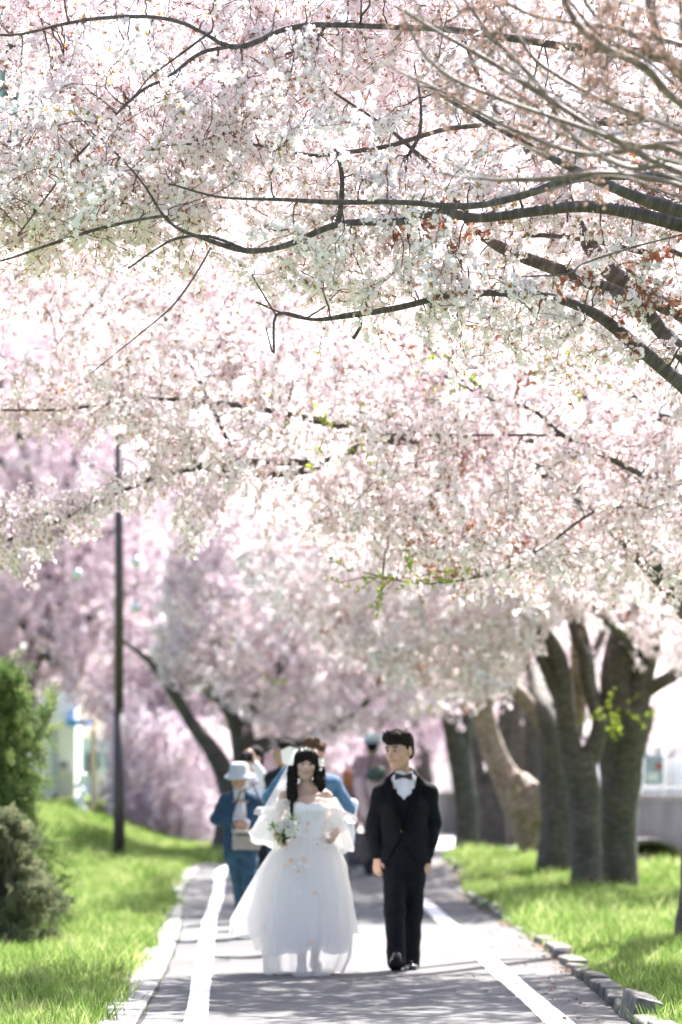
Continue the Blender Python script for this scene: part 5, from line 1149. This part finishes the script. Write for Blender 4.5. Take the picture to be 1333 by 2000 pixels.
for s_ in (-1, 1):
    P += [cap(HB(s_ * .068, -.010, .075), HB(s_ * .084, .0, -.03), .022, .020, k=.02), cap(HB(s_ * .084, .0, -.03), HB(s_ * .088, .01, -.14), .020, .024, k=.02)]
    z1 = 1545 if s_ > 0 else 1560
    for i in range(7):
        x0 = s_ * (.065 + .006 * i); bx = 598 + s_ * (19 + i * 2.2); pts = []
        ye = (1552 if s_ > 0 else 1572) - abs(i - 4) * 4 - (6 if s_ > 0 else 0)
        for t in np.linspace(0, 1, 7): pts.append(q(bx + (1.0 * math.sin(t * 7 + i * 1.1)) * t + s_ * 1 * math.sin(t * 3.1) + (0 if s_ < 0 else 2.5 * t), 1500 + (ye - 1500) * t, -.02 - .075 * smooth(.35, .8, t) + .01 * (i % 3)))
        for a, b in zip(pts, pts[1:]): P.append(cap(a, b, .015, .012, k=.016))
tail = [q(566 + .8 * math.sin(t * 8), 1560 + 44 * t, -.115) for t in np.linspace(0, 1, 6)]; tail = [q(574 - 4 * math.sin(t * 3), 1555 + 48 * t, -.12) for t in np.linspace(0, 1, 6)]
P += [cap(a, b, .016 * (1 - .12 * i), .016 * (1 - .12 * (i + 1)), k=.008) for i, (a, b) in enumerate(zip(tail, tail[1:]))]
for i in range(15):
    x = -.062 + .124 * i / 14; P.append(cap(HB(x * .6, -.070 + .5 * abs(x) ** 1.3, .108), HB(x * 1.02, -.090 + 5.2 * x * x, .036 - .35 * abs(x) + rr_.uniform(-.004, .004)), .009, .0045, k=.004))
P.append(ell(HB(0, -.115, -.028), (.062, .075, .068), Mb, op='sub'))
sdf_obj('hair', P, M['hair'], bb, .0055, wob=.0022, wf=110)
# earrings and hair flowers
def posy(name, c, r, mat, parent, n=5, layers=3, nrm=Vector((0, -1, .2))):
    vs, fs, mi = [], [], []; st_ = random.getstate(); random.seed(int(c[0] * 1000) % 97)
    for k in range(layers): add_flower(vs, fs, mi, Vector(c) + nrm.normalized() * .004 * k, (nrm.normalized() + rv() * .25).normalized(), r * (1 - .22 * k), 0, .25 + .35 * k, n)
    random.setstate(st_); return mesh_obj(name, vs, fs, mat, parent)
for px, py, r in ((591, 1464, .013), (598, 1462, .013), (605, 1464, .011), (626, 1486, .018), (629, 1495, .020), (627, 1503, .014)): posy('hair_flower', q(px, py, -.10 if px < 610 else -.06), r, M['ivory'], bb)
# bodice with boning, neckline and lace
ch, wa, pe = J['chest'], J['waist'], J['pelvis']
P = [lofts([(wa.z - .05, wa.x, 0, .135, .105), (wa.z, wa.x, 0, .122, .098), (wa.z + .09, (wa.x + ch.x) / 2, 0, .136, .106), (ch.z + .01, ch.x, -.004, .152, .120), (ch.z + .075, ch.x, .0, .152, .105)], k=.02)]
P += [ell(ch + Vector((s_ * .064, -.078, .012)), (.060, .050, .058), k=.03) for s_ in (-1, 1)]
P.append(func(lambda X, Y, Z: np.maximum((ch.z + .055 + .018 * np.cos((X - ch.x) * 42) - .03 * np.exp(-((X - ch.x) / .02) ** 2)) - Z, Y - 9) * -1 + 0 * Y if False else np.maximum(-(Z - (ch.z + .052 + .016 * np.abs(np.sin((X - ch.x) * 22)))), -9) * 1.0, 'int'))
P[-1] = func(lambda X, Y, Z: Z - (ch.z + .046 + .020 * np.abs(np.sin((X - ch.x) * 24))) + 0 * Y, 'int')
bo = sdf_obj('bodice', P, M['satin'], Bd.root, .006, disp=lambda X, Y, Z: .0022 * np.abs(np.sin((X - ch.x) * 75)) + 0 * Y + 0 * Z)
tube_obj('centre_seam', [q(600 + .3 * i, 1572 + 8 * i, -.135 + .012 * abs(i - 2) * .8) for i in range(8)], [.0025] * 8, M['shirt'], bo, 5)
for s_ in (-1, 1): bell('ruffle', q(600 + s_ * 20, 1562, -.10), q(600 + s_ * 47, 1572, -.03), .030, .055, M['tulle'], bo, 40, 5, .16, 8, (1, .7))
# off-shoulder sleeves: puff, first tier, second tier
def sleeve(a0, a1, b0, b1, c0, c1, r):
    sl_ = bell('sleeve_puff', a0, a1, r[0], r[1], M['tulle'], Bd.root, 48, 6, .06, 9)
    bell('sleeve_tier', a1, b1, r[1] * .8, r[2], M['tulle_full'], sl_, 72, 8, .07, 5, ph=.7, hem=.02); bell('sleeve_tier', b0, c1, r[1] * .8, r[3] * 1.2, M['tulle_full'], sl_, 72, 8, .07, 6, ph=2.1, hem=.02)
    bell('sleeve_underlayer', a1, b1 + Vector((0, .02, -.02)), r[1] * .7, r[2] * 1.1, M['tulle_thin'], sl_, 72, 6, .12, 5, ph=1.7, hem=.03)
sleeve(q(557, 1566, .0), q(546, 1592, .02), q(538, 1603, .02), q(517, 1604, 0), q(530, 1625, 0), q(512, 1645, -.02), (.068, .078, .115, .095))
sleeve(q(641, 1566, .0), q(652, 1590, .02), q(658, 1600, .02), q(668, 1612, 0), q(660, 1625, 0), q(663, 1662, .03), (.068, .080, .120, .095))
# skirt: lining, layered tulle, sheer overlay
zq = lambda py: q(0, py).z; xm = lambda px: q(px, 0).x; mpx = 27.6 / FPX
def sk(name, rows, mat, **kw): return rings_loft(name, [(zq(py), xm(cx_), dy, (cx_ - l) * mpx, (r_ - cx_) * mpx, ry) for py, cx_, l, r_, ry, dy in rows], mat, Bd.root, **kw)
sk('skirt_lining', [(1636, 603, 575, 631, .11, 0), (1680, 603, 548, 655, .19, 0), (1740, 600, 535, 664, .26, .02), (1800, 597, 528, 668, .30, .03), (1846, 595, 525, 668, .31, .03)], M['satin'], amp=.035, nf=7, hem=.012)
sk('skirt_layer', [(1632, 603, 573, 633, .12, 0), (1655, 603, 540, 662, .18, 0), (1690, 600, 518, 676, .24, .01), (1740, 595, 498, 680, .30, .03), (1800, 590, 480, 684, .36, .04), (1858, 590, 500, 676, .36, .05)], M['tulle_full'], amp=.045, nf=9, ph=.5, hem=.018)
sk('skirt_sweep', [(1634, 603, 572, 632, .125, 0), (1665, 598, 528, 664, .20, 0), (1700, 590, 506, 676, .25, .02), (1750, 580, 478, 684, .30, .04), (1800, 575, 450, 690, .34, .06), (1826, 574, 447, 692, .35, .07)], M['tulle'], amp=.05, nf=8, ph=2.2, hem=.02)
sk('skirt_overlay', [(1633, 603, 571, 635, .13, 0), (1670, 602, 528, 668, .22, 0), (1740, 600, 505, 684, .33, .0), (1820, 598, 508, 690, .40, .02), (1868, 596, 518, 684, .40, .02), (1902, 594, 522, 668, .38, .02)], M['tulle'], amp=.06, nf=10, ph=4.0, hem=.015)
for px, py, dy, r in ((571, 1680, -.26, .026), (594, 1676, -.28, .026), (585, 1700, -.28, .018), (519, 1808, -.22, .022), (608, 1837, -.40, .024), (616, 1742, -.34, .020), (603, 1608, -.125, .016), (600, 1622, -.13, .018), (560, 1690, -.27, .018), (637, 1760, -.30, .016)): posy('applique_flower', q(px, py, dy), r, M['peach'], Bd.root, 5, 2)
for px, py, dy in ((580, 1672, -.26), (588, 1684, -.28), (586, 1740, -.34), (626, 1740, -.34), (620, 1650, -.16), (634, 1652, -.16), (567, 1728, -.30), (576, 1690, -.28), (600, 1690, -.28)): posy('applique_flower', q(px, py, dy), .022, M['ivory'], Bd.root, 5, 2)
# veil
rows = []
for i in range(11):
    t = i / 10; row = []
    for j in range(17):
        u_ = j / 16; a = math.pi * (.08 + .84 * u_); rad = .085 + .16 * t + .02 * math.sin(u_ * 26 + t * 3) * t
        row.append(q(597 - 26 * t ** 1.1 + 4 * t, 1464 + 166 * t, .0) + Vector((-math.cos(a) * rad * (1 + .35 * t), .03 + math.sin(a) * rad * (.9 + .2 * t), 0)))
    rows.append(row)
vs, fs = ring_mesh(rows, closed=False, caps=False); mesh_obj('veil', vs, fs, M['tulle_thin'], Bd.root)
for i in (0, 1): shoe(J['an'][i] + Vector((0, 0, .005)), J['toe'][i] + Vector((0, 0, 0 if i == 0 else -.02)), M['satin'], Bd.root, .036, sole=M['canvas'], heel=True)
# bouquet
Bq = Fig('bouquet', 562, 27.4, 'small bouquet of white roses and green leaves held at the hip of the bride', 'bouquet', z=q(562, 1620).z + Bd.o.z)
Q = lambda px, py, dy=0: Bq.q(px, py, dy)
for i, (px, py, r) in enumerate(((573, 1612, .036), (554, 1611, .040), (566, 1627, .036), (548, 1622, .026), (561, 1602, .026), (578, 1626, .022))):
    c = Q(px, py, -.16 - .01 * (i % 3)); vs, fs, mi = [], [], []
    for k in range(5): add_flower(vs, fs, mi, c, (Vector((0, -1, .35)) + rv() * .15).normalized(), r * (1.1 - .16 * k), 0, .5 + .5 * k, 6)
    o = mesh_obj('rose', vs, fs, M['ivory'], Bq.root); blob('rose_centre', c + Vector((0, -.004, 0)), (r * .5, r * .4, r * .5), M['ivory'], o)
vs, fs, mi = [], [], []
for k in range(120): add_leaf(vs, fs, mi, Q(560 + random.gauss(0, 9), 1617 + random.gauss(0, 7), -.13), (rv() + Vector((0, -.5, .25))).normalized(), rv(), random.uniform(.03, .075), .02, 0)
M['stemgreen'] = leafmat('bouquet_leaf', (.05, .13, .03), (.16, .28, .06), .4); mesh_obj('leaf', vs, fs, M['stemgreen'], Bq.root)['kind'] = 'stuff'
for k in range(6): tube_obj('stem', [Q(560 + k * 1.5 - 4, 1618, -.13), Q(552 + k, 1645 + k, -.10)], [.003, .0025], M['stemgreen'], Bq.root, 5)

# ------------------------------------------------------------------ background people
def simple_person(f, J, s, Mh, skin, top, bottom, hairm, res=.011, hatp=None, sleeve_r=(.062, .052, .042), jrows=None, hands=((0, -.2, -1), (0, -.2, -1)), face=False, hair='short', shoes='blackc', fem=False, sleevemat=None, toppart='jacket'):
    hd = [(hands[0], (.5, .5, 0), .7, 1), (hands[1], (-.5, .5, 0), .7, -1)]
    b = body('body', J, skin, f.root, s, Mh, fem, hands=hd, res=res * .8)
    if face: face_parts(b, J['head'], Mh, s, None, M['hair'], M['lip_m'])
    H = lambda x, y, z: J['head'] + Mh @ (Vector((x, y, z)) * s)
    if hair:
        P = [ell(H(0, .03, .055), (.085 * s, .095 * s, .078 * s), Mh), ell(H(0, .07, -.01), (.072 * s, .045 * s, .075 * s), Mh)]
        if hair == 'messy': P += [ell(H(*(rv() * .07 + Vector((0, .02, .07)))), (.03, .03, .03), Mh) for _ in range(16)]
        if hair == 'long': P += [cap(H(q_ * .07, .02, .0), H(q_ * .085, .03, -.16), .03, .03) for q_ in (-1, 0, 1)]
        P.append(ell(H(0, -.09, .0), (.065 * s, .06 * s, .06 * s), Mh, op='sub')); sdf_obj('hair', P, hairm, b, res * .7, wob=.002, wf=90)
    ch, wa, pe = J['chest'], J['waist'], J['pelvis']
    P = [lofts(jrows or [(pe.z - .04, pe.x, pe.y, .175 * s, .13 * s), (wa.z, wa.x, wa.y, .165 * s, .125 * s), (ch.z, ch.x, ch.y, .185 * s, .14 * s), (ch.z + .11 * s, ch.x, ch.y + .01, .15 * s, .10 * s)], k=.03)]
    for i in (0, 1): P += [cap(J['sh'][i], J['neck'] + Vector((0, .01, -.012)), .066 * s, .066 * s, k=.05), cap(J['sh'][i], J['el'][i], sleeve_r[0] * s, sleeve_r[1] * s, k=.025), cap(J['el'][i], J['wr'][i].lerp(J['el'][i], .08), sleeve_r[1] * s, sleeve_r[2] * s, k=.012)]
    tp = sdf_obj(toppart, P, top, f.root, res, wob=.004, wf=27)
    trousers(f, J, bottom, (.092 * s, .075 * s, .068 * s), res=res, hw=.16 * s)
    for i in (0, 1): shoe(J['an'][i], J['toe'][i], M[shoes], f.root, .044 * s)
    return b, tp
def std_joints(q, cx_, top, foot, hw, el, wr, lean=0, leg=(0, 0), legx=None):
    """joints from pixel measurements: head top and foot rows, half shoulder width, elbow and wrist pixels (px,py,dy)"""
    Hh = foot - top; g = lambda t: top + Hh * t
    lx = legx or (cx_ - Hh * .05, cx_ + Hh * .05)
    return dict(head=q(cx_ + lean, g(.073), 0), neck=q(cx_ + lean * .5, g(.165), .02), chest=q(cx_, g(.28)), waist=q(cx_, g(.385)), pelvis=q(cx_, g(.475)), sh=[q(cx_ - hw, g(.205), .02), q(cx_ + hw, g(.205), .02)],
                el=[q(*el[0]), q(*el[1])], wr=[q(*wr[0]), q(*wr[1])], hip=[q(cx_ - Hh * .045, g(.49)), q(cx_ + Hh * .045, g(.49))],
                kn=[q(lx[0], g(.72), -.03 + leg[0]), q(lx[1], g(.72), -.02 + leg[1])], an=[q(lx[0], g(.955), leg[0]), q(lx[1], g(.955), leg[1])], toe=[q(lx[0] - 1, g(.985), leg[0] - .17), q(lx[1] + 1, g(.985), leg[1] - .17)])
# woman in bucket hat
f = Fig('person', 472, 34.0, 'older woman in a pale bucket hat, dark denim jacket and jeans, hands at her waist', z=0); q = f.q
J = std_joints(q, 470, 1494, 1834, 27, ((424, 1598, .08), (516, 1600, .08)), ((462, 1610, -.14), (482, 1612, -.14)), -3, (.05, -.1), (472, 490))
Mh = RZ(-6, 8, 0)
b, tp = simple_person(f, J, .90, Mh, M['skin_tan'], M['navy'], M['jeans'], M['hair'], face=True, res=.008, hands=((.6, -.5, -.1), (-.6, -.5, 0)), hair='short', sleeve_r=(.075, .070, .052))
H = lambda x, y, z: J['head'] + Mh @ (Vector((x, y, z)) * .9)
sdf_obj('striped_top', [lofts([(q(0, 1640).z, J['pelvis'].x, 0, .10, .135), (J['chest'].z, J['chest'].x, -.03, .082, .13), (J['chest'].z + .10, J['chest'].x, -.01, .055, .100)], k=.02), cap(J['neck'] + Vector((0, -.02, -.03)), J['neck'] + Vector((0, -.01, .03)), .062, .058)], M['stripe'], f.root, .008, wob=.002)
R_ = []
for z, r_ in ((.020, .150), (.028, .142), (.045, .108), (.055, .100), (.115, .088), (.135, .080), (.145, .06), (.148, .01)): R_.append([H(r_ * math.cos(a_) * (1 + .03 * math.sin(a_ * 5)), .02 + r_ * 1.08 * math.sin(a_), z - .25 * max(0, r_ - .10) * 1.6 + .006 * math.sin(a_ * 4) * (r_ > .12)) for a_ in np.linspace(0, 2 * math.pi, 33)[:-1]])
vs, fs = ring_mesh(R_); ht = mesh_obj('bucket_hat', vs, fs, M['hatgrey'], b); 
vs, fs = ring_mesh([[p + (J['head'] - p) * .02 + Vector((0, 0, -.003)) for p in R_[0]], R_[0]], caps=False); mesh_obj('hat_brim', vs, fs, M['hatgrey'], ht)
bell('cuff', J['wr'][0].lerp(J['el'][0], .28), J['wr'][0] + Vector((.03, -.01, 0)), .045, .055, M['shirt'], f.root, 20, 3, .05); bell('cuff', J['wr'][1].lerp(J['el'][1], .28), J['wr'][1] + Vector((-.03, -.01, 0)), .045, .055, M['shirt'], f.root, 20, 3, .05)
bg_ = Fig('shoulder_bag', 482, 33.8, 'flat greige canvas bag slung at the front of the woman in the bucket hat', 'bag', z=q(0, 1640).z)
sdf_obj('pouch', [lofts([(-.085, 0, 0, .115, .035), (-.06, 0, 0, .125, .045), (.06, 0, 0, .12, .04), (.085, 0, 0, .11, .03)], k=.02)], M['canvas'], bg_.root, .007, wob=.002); bg_.root.location += Vector((0, -.05, 0))
tube_obj('strap', [Vector((-.10, .0, .08)), Vector((-.13, .03, .20)), Vector((-.06, .06, .42)), Vector((.06, .10, .48)), Vector((.14, .12, .30)), Vector((.11, .02, .08))], [.008] * 6, M['blackc'], bg_.root, 6)
box('zip', (0, -.046, .045), (.20, .006, .010), M['blackc'], bg_.root)
# man in white shirt raising something to his face
f = Fig('person', 497, 38.0, 'dark-haired man in a white shirt holding a camera up to his face', z=0); q = f.q
J = std_joints(q, 498, 1458, 1802, 30, ((478, 1540, -.10), (528, 1538, -.05)), ((478, 1492, -.26), (496, 1490, -.26)), -3, (0, .1), (500, 512))
simple_person(f, J, 1.0, RZ(-50, 5, 0), M['skin_tan'], M['shirt'], M['blackc'], M['hair'], res=.010, hands=((.2, -.3, 1), (-.2, -.3, 1)), toppart='shirt')
cb = Fig('camera', 482, 37.7, 'small black camera held at the face of the man in the white shirt', 'camera', z=q(0, 1480).z)
c0 = box('camera_body', (0, -.02, 0), (.13, .05, .085), M['blackc'], cb.root, bev=.008); bell('lens', (0, -.045, 0), (0, -.12, 0), .032, .035, M['blackc'], cb.root, 20, 3, 0); blob('glass', (0, -.112, 0), (.03, .008, .03), M['patent'], cb.root)
# man with black cap
f = Fig('person', 556, 36.5, 'man in a black cap and dark shirt seen in profile facing left', z=0); q = f.q
J = std_joints(q, 558, 1444, 1812, 28, ((528, 1585, -.05), (590, 1588, .05)), ((540, 1640, -.18), (590, 1640, -.12)), -5)
Mh = RZ(-82, 0, 0); b, tp = simple_person(f, J, 1.0, Mh, M['skin_tan'], M['blackc'], M['jeans'], M['hair'], res=.010, toppart='shirt')
H = lambda x, y, z: J['head'] + Mh @ Vector((x, y, z))
cp = sdf_obj('cap', [ell(H(0, .022, .072), (.090, .103, .078), Mh), func(lambda X, Y, Z: (H(0, 0, .045).z - Z) + 0 * X + 0 * Y, 'sub')], M['blackc'], b, .008)
sdf_obj('peak', [ell(H(0, -.105, .052), (.070, .065, .010), Mh)], M['blackc'], cp, .007)
# photographer's helper in denim, holding a white reflector
f = Fig('person', 622, 31.2, 'person in a light blue denim jacket standing close behind the bride, elbows out', z=0); q = f.q
J = std_joints(q, 614, 1448, 1862, 34, ((534, 1560, .02), (672, 1580, .06)), ((566, 1506, -.14), (634, 1606, -.16)), 1, (-.05, -.15), (640, 667))
J['chest'] += Vector((0, 0, -.0)); Mh = RZ(28, 6, 0)
b, tp = simple_person(f, J, 1.0, Mh, M['skin_tan'], M['denim'], M['blackc'], M['hair_brown'], res=.009, hair='messy', sleeve_r=(.085, .090, .062), hands=((.1, -.2, 1), (-.7, -.4, .1)))
H = lambda x, y, z: J['head'] + Mh @ Vector((x, y, z))
sdf_obj('face_mask', [ell(H(0, -.062, -.045), (.055, .052, .048), Mh)], M['teal'], b, .007)
sdf_obj('collar', [cap(J['neck'] + Vector((-.05, -.02, -.02)), J['neck'] + Vector((.06, -.02, -.02)), .05, .05)], M['denim'], tp, .009)
rf = Fig('reflector_card', 564, 30.9, 'bright white angular card raised behind the hair of the bride', 'card', z=q(0, 1478).z)
pv = [rf.q(px, py, -.1) for px, py in ((549, 1466), (566, 1458), (584, 1463), (580, 1490), (570, 1499), (552, 1490))]
vs, fs = ring_mesh([pv, [p + Vector((0, .008, 0)) for p in pv]]); mesh_obj('card', vs, fs, M['white'], rf.root, smooth=False)
tube_obj('handle', [rf.q(565, 1492, -.09), rf.q(566, 1512, -.09)], [.008, .008], M['blackc'], rf.root, 8)
wr_ = Fig('rolled_cloth', 688, 31.4, 'upright white rolled cloth with a small orange mark beside the denim elbow', 'cloth', z=q(0, 1640).z)
sdf_obj('roll', [cap(wr_.q(684, 1645), wr_.q(687, 1572), .036, .036, k=.02), cap(wr_.q(687, 1600), wr_.q(690, 1570), .036, .042, k=.02)], M['shirt'], wr_.root, .008, wob=.003)
blob('orange_patch', wr_.q(692, 1595, -.035), (.014, .008, .028), M['peach'], wr_.root)
# walker in mauve seen from behind
f = Fig('person', 728, 50.0, 'person in a mauve jacket and teal hat seen from behind near the buckets'); q = f.q
J = std_joints(q, 728, 1436, 1702, 24, ((704, 1545, 0), (752, 1540, 0)), ((712, 1592, -.08), (742, 1588, .06)), 0, (0, .12), (722, 742))
Mh = RZ(175, 0, 0)
b, tp = simple_person(f, J, 1.02, Mh, M['skin_tan'], M['mauve'], M['blackc'], M['hair'], res=.012, sleeve_r=(.10, .085, .06))
ov = sdf_obj('pale_sleeve', [cap(J['el'][0] + Vector((0, -.03, .12)), J['wr'][0] + Vector((0, -.04, .0)), .085, .062), cap(J['chest'] + Vector((-.02, -.16, -.12)), J['pelvis'] + Vector((.0, -.17, .08)), .07, .055)], M['palepink'], tp, .012, wob=.004)
H = lambda x, y, z: J['head'] + Mh @ Vector((x, y, z))
R_ = [[H(r_ * math.cos(a_), .01 + r_ * 1.05 * math.sin(a_), z) for a_ in np.linspace(0, 2 * math.pi, 33)[:-1]] for z, r_ in ((.028, .175), (.036, .172), (.045, .112), (.12, .112), (.145, .095), (.155, .05), (.156, .01))]
vs, fs = ring_mesh(R_); ht = mesh_obj('hat', vs, fs, M['teal'], b); R2 = [[H(r_ * math.cos(a_), .01 + r_ * 1.05 * math.sin(a_), z) for a_ in np.linspace(0, 2 * math.pi, 33)[:-1]] for z, r_ in ((.020, .178), (.029, .179), (.034, .118), (.060, .116))]
vs, fs = ring_mesh(R2, caps=False); mesh_obj('hat_band', vs, fs, M['navy'], ht)
gb_ = Fig('shoulder_bag', 735, 49.7, 'dark green rounded bag on the back of the mauve jacket', 'bag', z=q(0, 1512).z + f.o.z)
sdf_obj('pouch', [ell((0, -.05, 0), (.135, .07, .10), RZ(0, 0, -14).to_4x4())], M['greenbag'], gb_.root, .010, wob=.003)
tube_obj('strap', [Vector((.10, -.04, .06)), Vector((.13, .05, .20)), Vector((.05, .12, .33)), Vector((-.05, .08, .24)), Vector((-.11, -.03, .03))], [.012] * 5, M['greenbag'], gb_.root, 6)
# auburn-haired person in maroon
f = Fig('person', 682, 52.0, 'auburn-haired person in a maroon top, mostly hidden behind the denim jacket'); q = f.q
J = std_joints(q, 681, 1502, 1705, 17, ((664, 1590, 0), (698, 1590, 0)), ((668, 1620, -.1), (694, 1620, -.1)))
simple_person(f, J, .80, RZ(150, 0, 0), M['skin_tan'], M['maroon'], M['blackc'], M['orangehair'], res=.013, hair='long')
# distant person by the wall
f = Fig('person', 891, 84.0, 'distant person in a red top and blue trousers by the concrete wall'); q = f.q
J = std_joints(q, 893, 1562, HY + (CAMZ - f.o.z) * FPX / 84, 9, ((884, 1590, 0), (902, 1590, 0)), ((884, 1606, -.05), (902, 1606, -.05)))
zsc = (J['head'].z + .12) / 1.75
f.root.location.z = h(f.o.x, 84)
simple_person(f, J, max(.6, zsc), RZ(120, 0, 0), M['skin_tan'], M['maroon'], M['bluecloth'], M['hair'], res=.016)
